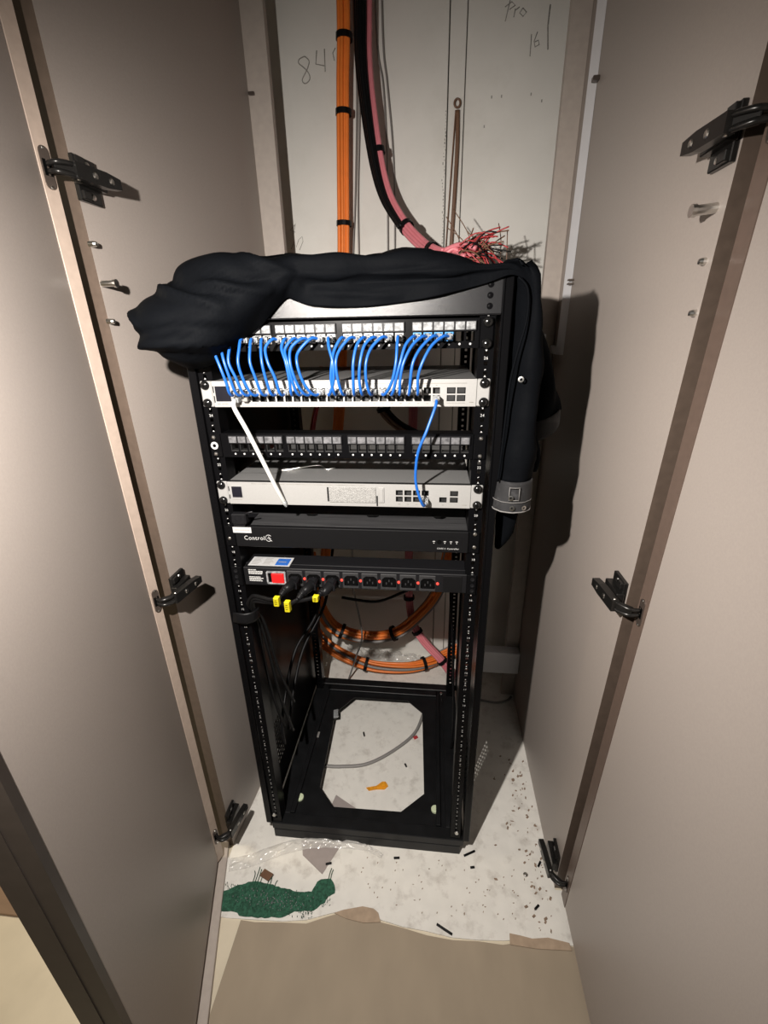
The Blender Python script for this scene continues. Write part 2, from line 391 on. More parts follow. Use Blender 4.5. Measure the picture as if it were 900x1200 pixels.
strokes(mk, [[(-.1667, 1.9203), (-.171, 1.8935), (-.1487, 1.8887)], [(-.1463, 1.9223), (-.1473, 1.8766)], [(-.1173, 1.9221), (-.1246, 1.9126), (-.1211, 1.8972)]])
mk.build('pencil_writing', 'pencil', wb)
mk = MB()
strokes(mk, [[(-.2596, 1.5392), (-.2765, 1.5248), (-.2615, 1.5199)], [(-.2594, 1.5413), (-.2673, 1.5136)], [(-.2787, 1.4768), (-.2664, 1.4962), (-.2626, 1.4806), (-.253, 1.5001), (-.242, 1.5084), (-.2406, 1.4953), (-.2529, 1.4737)]], .0009)
mk.build('pencil_writing', 'pencil', wb)
mk = MB()
strokes(mk, [[(.3163, 1.982), (.3073, 1.9441)], [(.3052, 1.9706), (.3207, 1.9787), (.3293, 1.9719), (.3157, 1.9652)], [(.3299, 1.9658), (.3272, 1.9505)], [(.3301, 1.9627), (.3397, 1.9682)],
             [(.348, 1.966), (.3408, 1.9573), (.3495, 1.9505), (.3569, 1.9578), (.348, 1.966)], [(.3732, 1.9161), (.3734, 1.8744)], [(.3871, 1.9199), (.3807, 1.9029), (.384, 1.8915), (.3938, 1.8957), (.3909, 1.9038), (.383, 1.9012)], [(.3100, 2.02), (.318, 2.015), (.325, 2.0), (.313, 1.99)]], .0012)
strokes(mk, [[(.4119, 1.9677), (.4103, 1.9293), (.4155, 1.8846)], [(.395, 1.98), (.405, 1.99)]], .0018)
mk.build('pencil_writing', 'pencil', wb)
mk = MB()
for i in range(46):
    z = 1.44+i*.0075; mk.obox((.1705-abs(random.gauss(0, .003)), .7448, z), (X, Y, Z), (random.uniform(.0005, .0016), .0004, random.uniform(.0008, .003)))
for (x, z) in ((.384, 1.80), (.412, 1.785), (.31, 1.80), (.285, 1.80), (.27, 1.74)): mk.obox((x, .7448, z), (X, Y, Z), (.0015, .0003, .003))
cr_ = mk.build('board_scuffs', 'pencil', wb); cr_['kind'] = 'stuff'

# shelf pins and clips on the side walls
pin = MB(); pin.lathe((0, 0, 0), X, [(.0001, -.004), (.0042, -.004), (.0042, .004), (.0030, .0075), (.0001, .0085)], 12); PIN = pin.mesh('shelf_pin', 'steel', Vector((0, 0, 0)))
for y, z in ((-.052, 1.373), (-.051, 1.270)): share('shelf_pin', PIN, wl, (-.3455-(-.036-y)*-.07, y, z))
for y, z in ((-.118, 1.262), (-.114, 1.318)): share('shelf_pin', PIN, wr, (.468, y, z), (0, 0, math.pi))
q = MB().cyl((-.346, -.048, 1.322), (-.326, -.048, 1.322), .0045, n=12); q.cyl((-.326, -.048, 1.322), (-.322, -.048, 1.322), .0058, n=12); q.build('shelf_peg', 'steel', wl)
q = MB().cyl((.468, -.112, 1.372), (.446, -.112, 1.370), .0055, n=12); q.cyl((.446, -.112, 1.370), (.441, -.112, 1.370), .0068, n=12); q.build('shelf_peg', 'steel', wr)
q = MB(); q.box(-.300, -.286, .566, .574, 1.772, 1.778, .001); q.build('wall_clip', 'hinge_cup', wl)
q = MB(); q.box(.455, .468, .440, .452, 1.338, 1.342, .001); q.box(.455, .468, .440, .452, 1.346, 1.350, .001); q.build('wall_clip', 'hinge_cup', wr)
q = MB(); q.box(.455, .468, .438, .452, 1.703, 1.711, .001); q.build('wall_clip', 'hinge_cup', wr)

# white frame on the right wall, mitred lower corner; upright slanted to catch torchlight
t = thing('wall_frame', 'white trim frame slanted to the light on the right wall near the back, mitred lower corner', 'trim', (.466, .50, 1.18))
q = MB(); q.prism([(.4675, .455), (.4675, .492), (.4585, .492)], (0, 0, 1.1835), X, Y, TOP-1.1855); q.build('frame_upright', 'trunk', t)
q = MB().box(.4585, .4675, .4925, .5595, 1.1835, 1.2035, .001); q.build('frame_rail', 'trunk', t)
tag(MB().box(.4245, .4310, .495, .5595, 1.175, 1.232, .001).build('wall_plate', 'trunk'), 'small pale plate standing edge-on beside the white frame corner', 'plate')
tag(MB().box(.275, .4665, .520, .5595, .130, .217, .002).build('skirting_trunking', 'trunk'), 'pale boxed trunking low in the back right corner behind the rack', 'trunking')

# ------------------------------------------------------------------ doors and hinges
LIFT = .010
def door(name, P0, ang, side, W, z0, z1, lean):
    """P0 hinge corner of the inner face, ang = turn inwards from straight out; side +1 = left door (inner face looks +x)"""
    d = Vector((side*math.sin(ang), -math.cos(ang), 0)); n = Vector((side*math.cos(ang), math.sin(ang), 0))
    o = Vector((*P0, 0)); side_l = 1 if side > 0 else 0
    def P(u, w, z): return o+d*(u+lean*z)+n*w+Z*z
    def bx(mb, u0, u1, w0, w1, za, zb, m=0):
        vs = [P(u, w, z) for z in (za, zb) for w in (w0, w1) for u in (u0, u1)]
        return mb.add(vs, [(0, 2, 3, 1), (4, 5, 7, 6), (0, 1, 5, 4), (2, 6, 7, 3), (0, 4, 6, 2), (1, 3, 7, 5)], m)
    root = bx(MB(), .028, W-.012, -.022, -.001, z0+.004, z1-.004).build(name, 'laminate'); struct(root)
    q = MB(); pr = ((.008, -.024), (.008, -.004), (.011, LIFT), (.027, 0), (.027, -.024)) if side_l else ((.0, -.024), (.0, 0), (.027, 0), (.027, -.024))
    vs = [P(u, w, z) for z in (z0, z1) for u, w in pr]; k = len(pr)
    q.add(vs, [tuple(range(k)), tuple(range(2*k-1, k-1, -1))]+[(i, i+k, (i+1) % k+k, (i+1) % k) for i in range(k)])
    q.build('hinge_stile', 'profile' if side_l else 'profile_shaded', root)
    q = bx(MB(), W-.012, W, -.024, 0, z0, z1); bx(q, W-.010, W-.002, -.046, -.024, z0, z1); bx(q, W-.0005, W+.0012, -.0225, -.0195, z0, z1)
    q.build('edge_profile', 'profile_dark', root)
    return root, P, d, n
def hinge(root, P, d, n, zc, wall_n, label, az, wall_y0, xface):
    """concealed hinge: slot cup in the door stile, arm over a mounting plate on the wall face"""
    zz = Vector((0, 0, 1))
    cup = MB(); pts = []
    for k in range(9): a = math.pi*k/8; pts.append((math.cos(a)*.0068, .017+math.sin(a)*.0068))
    for k in range(9): a = math.pi*k/8; pts.append((-math.cos(a)*.0068, -.017-math.sin(a)*.0068))
    c0 = P(.014, .0, zc)
    if az:
        c0 = P(.0187, LIFT*.50, zc); t2 = (P(.027, 0, zc)-P(.011, LIFT, zc)).normalized(); d, n = t2, Vector((-t2.y, t2.x, 0))
    cup.prism(pts, c0, d, zz, .0016 if d.cross(zz).dot(n) > 0 else -.0016)
    cup.obox(c0+n*.0018, (d, n, zz), (.0050, .0006, .009), 0, 1)
    cup.obox(c0+n*.0022, (d, n, zz), (.0010, .0012, .009), 0, 0)
    cup.lathe(c0+n*.0014+zz*.0215, n, [(.0022, 0), (.0016, .001), (.0001, .0013)], 8, 2); cup.lathe(c0+n*.0014-zz*.0215, n, [(.0022, 0), (.0016, .001), (.0001, .0013)], 8, 2)
    h = cup.build('hinge', ['hinge_cup', 'void', 'steel'], root)
    # mounting plate on the wall
    y0 = wall_y0
    def W(a, w, z): return Vector((xface(y0+a), y0+a, zc))+wall_n*w+zz*z
    pl = MB()
    pl.obox(W(.036, .0035, 0), (Y, wall_n, zz), (.022, .0035, .027), .001)
    pl.obox(W(.036, .011, 0), (Y, wall_n, zz), (.026, .006, .0095), .001)
    pl.obox(W(.024, .009, .020), (Y, wall_n, zz), (.008, .003, .0055), .001)
    pl.obox(W(.024, .009, -.020), (Y, wall_n, zz), (.008, .003, .0055), .001)
    pl.lathe(W(.040, .007, .019), wall_n, [(.0042, 0), (.0036, .0014), (.0001, .002)], 10, 1)
    pl.lathe(W(.040, .007, -.019), wall_n, [(.0042, 0), (.0036, .0014), (.0001, .002)], 10, 1)
    pl.build('mounting_plate', ['hinge', 'steel'], h)
    arm = MB()
    a0, a1 = W(-.010, .025, 0), W(.066, .031, 0); ad = (a1-a0).normalized(); an = (wall_n-ad*wall_n.dot(ad)).normalized()
    arm.prism([(0, -.0095), (.052, -.0095), (.076, -.0065), (.076, .0065), (.052, .0095), (0, .0095)], a0-an*.006, ad, zz, .012 if ad.cross(zz).dot(an) > 0 else -.012)
    for t_ in (.030, .058):
        arm.lathe(a0+ad*t_+an*.006, an, [(.0046, 0), (.0046, .0003), (.0032, .0012), (.0001, .0009)], 10, 1)
    arm.build('hinge_arm', ['hinge', 'steel'], h)
    lk = MB(); c1 = c0+n*.003; e = a0+ad*.006
    for s in (-1, 1):
        lk.tube(spline([c1+zz*s*.004, c1+n*.014+zz*s*.005, (c1+e)/2+n*.010+zz*s*.006, e+zz*s*.006], 5), .0034, 6)
    lk.obox((c1+n*.010+e)/2, ((e-c1-n*.010), zz, (e-c1-n*.010).cross(zz)), ((e-c1-n*.010).length/2, .008, .003), .001)
    lk.tube([e+zz*.0105, e-zz*.0105], .0022, 8, 1)
    lk.build('hinge_link', ['hinge', 'steel'], h)
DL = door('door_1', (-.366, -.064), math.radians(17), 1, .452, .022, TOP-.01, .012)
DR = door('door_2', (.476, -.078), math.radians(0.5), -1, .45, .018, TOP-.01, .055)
fl_ = lambda y: -.345+(y+.036)*(.043/.616)
for zc in (1.452, .790, .105): hinge(*DL, zc, Vector((1, -.07, 0)).normalized(), None, 17, -.062-.008*zc, fl_)
for zc in (1.437, .842, .088): hinge(*DR, zc, Vector((-1, 0, 0)), None, 0, -.068-.054*zc, lambda y: .468)

# ------------------------------------------------------------------ the rack
rack = thing('server_rack', 'tall black open front server rack standing on the white base board', 'rack', (0, .27, 0))
RT = 1.322
for x0, x1, lip in ((-.2605, -.246, 1), (.252, .2665, 0)):
    for y0, y1 in ((-.004, .026), (.505, .535)):
        q = MB().box(x0, x1, y0, y1, .052, RT, .0015)
        if y0 < 0:
            xe = x1 if lip else x0
            q.box(xe-.0015, xe+.0015, -.0062, .010, .052, RT-.001, .0006)
        q.build('corner_post', 'rack', rack)
zs = [.056]; holes = set()
for u in range(27):
    zb = ZU(27-u)
    for hz in (.00635, .02222, .0381): zs += [zb+hz-.0029, zb+hz+.0029]
zs += [1.268]
for j in range(81): holes.add((1, 1+2*j))
for s, nm in ((-1, 'left'), (1, 'right')):
    for yy, fz in ((.0, 0), (.475, 1)):
        q = MB(); us = [.2195, .2296, .2354, .2436] if s > 0 else [-.2436, -.2354, -.2296, -.2195]
        q.plate(us, zs, holes, (0, yy+.002, 0), X, Z, .002)
        xe = .2195*s
        q.box(min(xe, xe+.002*s), max(xe, xe+.002*s), yy+.002, yy+(.034 if not fz else .03), .056, 1.268)
        r_ = q.build('mounting_rail', 'rack_dull', rack)
        if not fz:
            t_ = MB()
            for u in range(1, 28):
                zc = ZU(27-u+.5); text(t_, str(u), .0062, (.2325*s, yy, zc+.0058), X, Z, 0, 'CENTER')
                for dz, sg in ((-.0215, 1), (-.0245, -1)):
                    zt = ZU(27-u)+(.0030 if sg > 0 else -.0030)
                    t_.add([(.2325*s-.0017, yy-.0003, zt-.0012*sg), (.2325*s+.0017, yy-.0003, zt-.0012*sg), (.2325*s, yy-.0003, zt+.0016*sg)], [(0, 1, 2) if sg > 0 else (0, 2, 1)], 0)
                t_.add([(.2325*s-.0014, yy-.0003, zc-.0105), (.2325*s+.0010, yy-.0003, zc-.0095), (.2325*s+.0010, yy-.0003, zc-.0085), (.2325*s-.0014, yy-.0003, zc-.0090)], [(0, 1, 2, 3)], 0)
            o_ = t_.build('unit_numbers', 'mark', r_); o_['kind'] = 'stuff'
# top, front bar, base
MB().box(-.2605, .2665, -.002, .535, RT-.003, RT+.001, .001).build('top_panel', 'rack', rack)
q = MB().box(-.246, .2515, -.0065, .012, 1.2680, RT-.001, .002)
for zc in (1.309, 1.2945, 1.280):
    for xx in (.2325, -.2325): q.lathe((xx, -.0065, zc), -Y, [(.0046, 0), (.0046, .0006), (.0030, .0006), (.0026, .0016), (.0001, .002)], 12, 1)
q.build('top_bar', ['bar', 'rack'], rack)
MB().box(-.246, .2515, .52, .533, 1.26, RT-.001, .001).build('rear_bar', 'rack', rack)
q = MB(); oc = [(-.103, .453), (.087, .454), (.139, .405), (.151, .118), (.09, .062), (-.096, .059), (-.145, .112), (-.156, .38)][::-1]
ou = [(-.238, .528), (.244, .528), (.244, .46), (.244, .03), (.19, .030), (-.19, .030), (-.238, .03), (-.238, .46)][::-1]
vs_ = []; 
for z in (.040, .044):
    vs_ += [(a, c, z) for a, c in ou]+[(a, c, z) for a, c in oc]
fs_ = []
for i in range(8):
    j = (i+1) % 8
    fs_ += [(16+i, 16+j, 24+j, 24+i), (i, 8+i, 8+j, j), (8+i, 24+i, 24+j, 8+j), (i, j, 16+j, 16+i)]
q.add(vs_, fs_)
for xx in (-.200, .190): q.box(xx-.006, xx+.006, .03, .50, .044, .053, .001)
q.box(-.200, .190, .475, .50, .044, .053, .001)
q.build('base_plate', 'rack_base', rack)
q = MB().box(-.243, .245, -.004, .027, .0, .030, .001); q.box(-.246, .252, -.0035, .027, .0305, .053, .0015)
q.build('base_front', 'rack_base', rack)
for x0, x1 in ((-.246, -.205), (.208, .252)): MB().box(x0, x1, .027, .530, .0, .053, .0015).build('base_side', 'rack_base', rack)
MB().box(-.246, .252, .500, .530, .0, .056, .0015).build('base_rear', 'rack_base', rack)
sc_ = MB(); sc_.lathe((0, 0, 0), Z, [(.0055, 0), (.0055, .002), (.0042, .0038), (.0001, .0045)], 12); BOLT = sc_.mesh('base_bolt', 'steel', Vector((0, 0, 0)))
for p in ((-.2370, .0, .082), (.2345, .0, .078)): share('base_bolt', BOLT, rack, p, (math.pi/2, 0, 0))
for p in ((-.230, .484, .056), (.203, .484, .056), (-.205, .277, .0445)): share('base_bolt', BOLT, rack, p)
ft = MB(); ft.lathe((0, 0, 0), Z, [(.0105, 0), (.0105, .005), (.007, .0055), (.0001, .0055)], 16); FOOT = ft.mesh('levelling_foot', 'foam', Vector((0, 0, 0)))
for p in ((-.193, .075, .0442), (.1815, .075, .0442)): share('levelling_foot', FOOT, rack, p)
# side panels with slotted vents low down
ys_ = [.026, .072]; hz = [.056, .140]
for i in range(6): ys_ += [.072+.013*i+.009, .072+.013*(i+1)]
ys_ += [.505]
for j in range(10): hz += [.140+.015*j+.011, .140+.015*(j+1)]
hz += [RT-.004]
hol = {(1+2*i, 1+2*j) for i in range(6) for j in range(10)}
for x in (-.2495, .2575): MB().plate(ys_, hz, hol, (x-.0008, 0, 0), Y, Z, .0016).build('side_panel', 'rack_dull', rack)
# cage-nut bracket and white washer left on the left rail
q = MB().box(-.2185, -.190, -.016, -.001, .918, .938, .002); q.lathe((-.205, -.0165, .930), -Y, [(.006, 0), (.006, -.003), (.0035, -.003), (.0001, -.003)], 12, 1); q.box(-.2185, -.196, -.010, .020, .910, .916, .001)
q.tube(spline([(-.192, -.012, .936), (-.184, -.014, .941), (-.176, -.012, .942)], 4), .0018, 6)
tag(q.build('cable_bracket', ['plastic', 'void']), 'small black bracket on the left rail above the black amplifier', 'bracket')

# screws used by every device
sw_ = MB(); sw_.lathe((0, 0, 0), -Y, [(.0078, 0), (.0078, .0016), (.0066, .0040), (.0040, .0056), (.0001, .0060)], 16, 0)
sw_.obox((0, -.0058, 0), (X, Y, Z), (.0030, .0006, .0007), 0, 1); sw_.obox((0, -.0058, 0), (X, Y, Z), (.0007, .0006, .0030), 0, 1)
for f in range(len(sw_.sm)): sw_.sm[f] = sw_.f[f].__len__() == 4 and sw_.m[f] == 0
SCREW = sw_.mesh('screw', ['screw', 'void'], Vector((0, 0, 0)))
s2 = MB(); s2.lathe((0, 0, 0), -Y, [(.0036, 0), (.0034, .0010), (.0022, .0022), (.0001, .0026)], 14); SMALL = s2.mesh('screw', 'steel', Vector((0, 0, 0)))
def screws(dev, zt, zb, y=-.0045, me=None, xs=(-.2325, .2325)):
    for x in xs:
        for z in (zt, zb): share('screw', me or SCREW, dev, (x, y, z))
def ears(dev, z0, z1, m, y0=-.0045, y1=-.0006):
    for s in (-1, 1):
        x0, x1 = sorted((.2212*s, .2415*s)); MB().box(x0, x1, y0, y1, z0, z1, .0016).build('mounting_ear', m, dev)

# ---- patch panels
GR = [(-.205, -.107), (-.1005, -.0025), (.0075, .1055), (.117, .215)]
PX = [[g0+.0081+(g1-g0-.0162)*i/5 for i in range(6)] for g0, g1 in GR]
PORTX = [x for g in PX for x in g]
def patch_panel(n, label, filled, win):
    zt = ZU(n); z0, z1 = zt-.0436, zt-.0006
    dev = thing('patch_bay', label, 'patch panel', (0, .02, z0))
    us = [-.2200]
    for x in PORTX: us += [x-.0066, x+.0066]
    us += [.2200]
    vs = [z0, z0+.0105, z0+.0240, z1]
    MB().plate(us, vs, {(1+2*i, 1) for i in range(24)}, (0, .0035, 0), X, Z, .0060).build('panel_face', 'rack_dull', dev)
    q = MB().box(-.220, .220, .0035, .030, z1-.002, z1-.0005); q.box(-.220, .220, .0035, .022, z0+.0005, z0+.002); q.build('panel_body', 'rack_dull', dev)
    ears(dev, z0, z1, 'rack')
    for g, (g0, g1) in enumerate(GR):
        q = MB().box(g0-.0005, g1+.0005, -.0062, -.0024, z0+.0250, z0+.0400, .0008)
        fr = q.build('label_holder', 'plastic', dev)
        for i in range(6):
            x = PX[g][i]; w = (g1-g0)/12-.0012
            if g1-g0 > 0: x = g0+(g1-g0)*(i+.5)/6
            MB().box(x-w, x+w, -.0078, -.0060, z0+.0268, z0+.0382, .0006).build('label_window', win, fr)
        q = MB()
        for i in range(6): q.lathe((PX[g][i], -.0026, z0+.0062), -Y, [(.0017, 0), (.0017, .0003), (.0001, .0003)], 8)
        q.build('port_dots', 'mark', dev)['kind'] = 'stuff'
    for k, x in enumerate(PORTX):
        if k in filled:
            blue = 18 <= k
            q = MB(); q.box(x-.0064, x-.0050, -.0030, .016, z0+.0108, z0+.0238); q.box(x+.0050, x+.0064, -.0030, .016, z0+.0108, z0+.0238)
            q.box(x-.0050, x+.0050, -.0030, .016, z0+.0108, z0+.0120); q.box(x-.0050, x+.0050, -.0030, .016, z0+.0222, z0+.0238); q.box(x-.0050, x+.0050, .0100, .016, z0+.0120, z0+.0222)
            o_ = q.build('jack', 'blue_jack' if blue else 'jack', dev)
            if blue: o_['label'] = 'blue jack'
        elif win == 'window_dim':
            q = MB(); q.box(x-.0066, x-.0058, -.0022, .012, z0+.0105, z0+.024); q.box(x-.0058, x+.0066, -.001, .012, z0+.0105, z0+.0125); q.build('jack_frame', 'sfp', dev)
    screws(dev, zt-.0065, zt-.0375) if n == 0 else screws(dev, zt-.0075, zt-.0375, me=SMALL)
    return dev
pp1 = patch_panel(0, 'upper patch panel filled with jacks and blue cables below the garment', set(range(22)), 'window')
pp2 = patch_panel(4, 'lower patch panel with empty ports between switch and gateway', set(), 'window_dim')
q = MB(); q.lathe((-.2325, -.0046, ZU(4.5)), -Y, [(.0068, 0), (.0068, .0012), (.0032, .0012)], 14); q.lathe((-.2325, -.0046, ZU(4.5)), -Y, [(.0032, .0013), (.0001, .0013)], 14, 1); q.build('washer', ['sticker', 'void'], pp2)['label'] = 'white washer'

# ---- network switch
def rj45_plug():
    q = MB(); q.box(-.0054, .0054, -.0165, .004, -.0040, .0040, .0006); q.box(-.0022, .0022, -.0150, -.004, .0044, .0056, .0004)
    for i in range(8): q.box(-.0042+i*.0011, -.0037+i*.0011, -.006, .003, -.0043, -.0040, 0, 1)
    q.tube([(0, -.0215, -.0005), (0, -.0160, -.0005)], .0036, 8, 0)
    return q
PLUG = rj45_plug().mesh('plug', ['clear', 'jack'], Vector((0, 0, 0)))
zt = ZU(2)
sw = thing('network_switch', 'silver 48 port network switch fed by blue patch cables', 'switch', (0, .14, zt-.0440))
z0, z1 = zt-.0436, zt-.0006
SX = [-.1760+.01447*i for i in range(24)]
FX = [.1805, .1965]
us = [-.2205]
for x in SX: us += [x-.0058, x+.0058]
for x in FX: us += [x-.0069, x+.0069]
us += [.2205]
vs = [z0, z0+.0085, z0+.0182, z0+.0205, z0+.0302, z1]
hol = {(1+2*i, j) for i in range(26) for j in (1, 3)}
MB().plate(us, vs, hol, (0, .0060, 0), X, Z, .0105, 0, 1).build('faceplate', ['silver', 'port'], sw)
q = MB().box(-.2205, .2205, .0062, .285, z0+.0005, z1-.0002, .001); q.build('case', 'silver_top', sw)
q = MB().box(SX[0]-.008, SX[-1]+.008, .0050, .0061, z0+.007, z0+.032); q.build('port_block', 'port', sw)
for x in FX:
    for za in (z0+.0088, z0+.0208): MB().box(x-.0063, x+.0063, -.0015, .0059, za, za+.0090, .0008).build('fibre_cage', 'sfp', sw)
MB().box(-.2160, -.1895, -.0058, -.0040, z0+.0095, z0+.0345, .0006).build('status_screen', 'screen', sw)
q = MB(); q.box(-.2198, -.2182, -.0050, -.0042, z0+.0075, z0+.0185); q.box(-.2198, -.2182, -.0050, -.0042, z0+.0235, z0+.0345); q.build('side_slots', 'void', sw)
q = MB().box(-.176, .205, -.0048, -.0044, z0+.0362, z0+.0370)
for i, x in enumerate(SX):
    q.box(x-.0016, x+.0016, -.0048, -.0044, z0+.0046, z0+.0056); q.box(x-.0014, x+.0014, -.0048, -.0044, z0+.0330, z0+.0338)
for x in (-.212, -.204, -.1985): q.box(x-.003, x+.0025, -.0048, -.0044, z0+.0046, z0+.0058)
q.box(.2095, .2165, -.0048, -.0044, z0+.0060, z0+.0072); q.box(.174, .203, -.0048, -.0044, z0+.0052, z0+.0057)
q.build('printed_marks', 'seam', sw)['kind'] = 'stuff'
ears(sw, z0, z1, 'silver'); screws(sw, zt-.0075, zt-.0370)

# ---- gateway
zt = ZU(6); z0, z1 = zt-.0436, zt-.0006
gw = thing('network_gateway', 'silver network gateway with drive bay under the empty patch panel', 'gateway', (0, .14, z0))
GX = [.0958+.01530*i for i in range(4)]
us = [-.2205]
for x in GX: us += [x-.0062, x+.0062]
us += [.1665, .1795, .1850, .1990, .2205]
vs = [z0, z0+.0085, z0+.0105, z0+.0200, z0+.0215, z0+.0225, z0+.0320, z1]
hol = {(1+2*i, j) for i in range(4) for j in (2, 5)} | {(9, 2), (11, 2), (11, 5)}
MB().plate(us, vs, hol, (0, .0060, 0), X, Z, .0105, 0, 1).build('faceplate', ['silver', 'port'], gw)
MB().box(-.2205, .2205, .0062, .285, z0+.0005, z1-.0002, .001).build('case', 'silver_top', gw)
MB().box(.087, .202, .0050, .0061, z0+.007, z0+.034).build('port_block', 'port', gw)
for za in (z0+.0108, z0+.0228): MB().box(.1857, .1983, -.0015, .0059, za, za+.0090, .0008).build('fibre_cage', 'sfp', gw)
MB().box(-.2160, -.1925, -.0050, -.0042, z0+.0110, z0+.0360, .0005).build('screen_bezel', 'silver', gw)
MB().box(-.2135, -.1945, -.0060, -.0046, z0+.0130, z0+.0340, .0005).build('status_screen', 'screen', gw)
bay = MB().box(-.0310, .0540, -.0062, -.0042, z0+.0070, z0+.0370, .0008).build('drive_bay', 'bay', gw)
q = MB().box(.0580, .0690, -.0062, -.0042, z0+.0075, z0+.0370, .0008); q.box(.0600, .0670, -.0070, -.0060, z0+.0100, z0+.0345, .0005); q.build('bay_latch', 'silver', gw)
q = MB(); q.box(-.0345, -.0318, -.0050, -.0042, z0+.0085, z0+.0355); q.box(.0548, .0572, -.0050, -.0042, z0+.0010, z0+.0205); q.box(-.2198, -.2182, -.0050, -.0042, z0+.0100, z0+.0180); q.box(-.2198, -.2182, -.0050, -.0042, z0+.0250, z0+.0340)
q.build('face_slots', 'void', gw)
q = MB(); q.box(-.175, -.112, -.0048, -.0044, z0+.0395, z0+.0402); q.box(-.110, .035, -.0048, -.0044, z0+.0395, z0+.0402)
for x in GX: q.box(x-.0022, x+.0022, -.0048, -.0044, z0+.0050, z0+.0060)
q.box(.1715, .1745, -.0048, -.0044, z0+.0050, z0+.0060); q.box(.2065, .2145, -.0048, -.0044, z0+.0055, z0+.0065); q.box(-.2150, -.1960, -.0048, -.0044, z0+.0080, z0+.0088)
q.build('printed_marks', 'seam', gw)['kind'] = 'stuff'
ears(gw, z0, z1, 'silver'); screws(gw, zt-.0075, zt-.0370)

# ---- amplifier
zt = ZU(8); z0, z1 = zt-.0436, zt-.0012
am = thing('amplifier', 'black rack amplifier with brushed top below the silver gateway', 'amplifier', (0, .14, z0))
MB().box(-.2205, .2205, .0060, .30, z0+.001, z1-.0006, .001).build('case', 'brushed', am)
fp = MB().box(-.2205, .2215, -.0050, .0062, z0, z1, .0012).build('faceplate', 'face_black', am)
q = MB(); text(q, 'Control', .0122, (-.2035, -.0050, z0+.0152), X, Z, 0, fit=.0405)
import math as _m
ring = []
cx4, cz4 = -.1545, z0+.0195
for k in range(21): a = math.radians(-40-280*k/20); ring.append((cx4+.0062*math.cos(a), -.0052, cz4+.0066*math.sin(a)))
q.tube(ring, .00055, 4)
q.tube([(cx4+.0005, -.0052, cz4+.0035), (cx4-.0030, -.0052, cz4-.0010), (cx4+.0045, -.0052, cz4-.0010)], .00055, 4)
q.tube([(cx4+.0015, -.0052, cz4+.0022), (cx4+.0015, -.0052, cz4-.0046)], .00055, 4); q.tube([(cx4+.0022, -.0052, cz4-.0028), (cx4+.0060, -.0052, cz4-.0066)], .00055, 4)
for x in (.159, .179, .190, .2005):
    q.box(x-.0022, x+.0022, -.0053, -.0049, z0+.0222, z0+.0234); q.box(x-.0009, x+.0009, -.0053, -.0049, z0+.0188, z0+.0202)
text(q, 'CORE 5', .0044, (.1650, -.0050, z0+.0070), X, Z, 0, fit=.0155); text(q, 'Controller', .0044, (.1835, -.0050, z0+.0070), X, Z, 0, bold=.01, fit=.0215)
q.build('printed_marks', 'mark', fp)
q = MB(); q.lathe((.1690, -.0049, z0+.0215), -Y, [(.0044, 0), (.0044, .0004), (.0036, .0004), (.0001, .0001)], 14); q.build('infrared_eye', 'void', fp)
MB().box(-.2235, -.1870, -.0058, -.0049, z0+.0295, z0+.0412, .0002).build('sticker', 'sticker', am)['label'] = 'white sticker'
q = MB()
for i in range(9): q.box(-.219+.0033*i, -.2168+.0033*i, -.00600, -.0057, z0+.0345, z0+.0365)
q.build('sticker_print', 'grey_paper', am)['kind'] = 'stuff'
for s, zz_ in ((-1, (.0165,)), (1, (.0165, .0375))):
    x0, x1 = sorted((.2222*s, .2415*s)); MB().box(x0, x1, -.0042, -.0006, z0, z1, .0012).build('mounting_ear', 'rack', am)
share('screw', SMALL, am, (-.2335, -.0042, z0+.0165)); share('screw', SMALL, am, (.2325, -.0042, z0+.0385)); share('screw', SMALL, am, (.2325, -.0042, z0+.0125))
q = MB(); 
for x in (-.085, .038, .170): q.prism([(-.012, 0), (.012, 0), (.007, -.0065), (-.007, -.0065)], (x, .062, z1-.0004), X, -Y*-1, .0012)
q.build('top_notches', 'void', am)
q = MB().box(-.2150, -.1960, .010, .060, z1-.0006, z1+.0010, .0003); q.build('top_bracket', 'plastic', am)

# ---- power strip
zt = ZU(10); z0, z1 = .7785, .8190
pd = thing('power_strip', 'black rack power strip with red rocker switch and eight outlets', 'power strip', (0, .02, z0))
q = MB().box(-.2165, .2235, -.0030, .0560, z0, z1, .0015); q.box(-.2165, .2235, .012, .020, z1-.0002, z1+.0014, .0005); q.build('body', 'plastic', pd)
MB().box(-.2080, -.1235, .0030, .0385, z1+.0012, z1+.0018).build('top_sticker', 'sticker', pd)['label'] = 'white sticker with blue box'
MB().box(-.1540, -.1280, .0060, .0330, z1+.0018, z1+.0021).build('sticker_print', 'sticker_blue', pd)['label'] = 'blue printed box'
q = MB()
for i in range(6):
    for j in range(2): q.box(-.204+j*.024, -.204+j*.024+random.uniform(.013, .020), .008+i*.0048, .0095+i*.0048, z1+.0018, z1+.0020)
q.box(-.150, -.134, .018, .0205, z1+.0021, z1+.0023); q.build('sticker_lines', 'grey_cable', pd)['kind'] = 'stuff'
q = MB()
for i, (za, L) in enumerate(((.0345, .012), (.0312, .028), (.0285, .026), (.0258, .024), (.0185, .022), (.0155, .025), (.0128, .024), (.0098, .027))):
    x = -.2060
    while x < -.2060+L: w = random.uniform(.002, .005); q.box(x, x+w, -.0034, -.0029, z0+za, z0+za+.0017); x += w+.0007
q.build('printed_lines', 'mark', pd)['kind'] = 'stuff'
sq = MB(); c0x, c0z = -.1495, z0+.0200
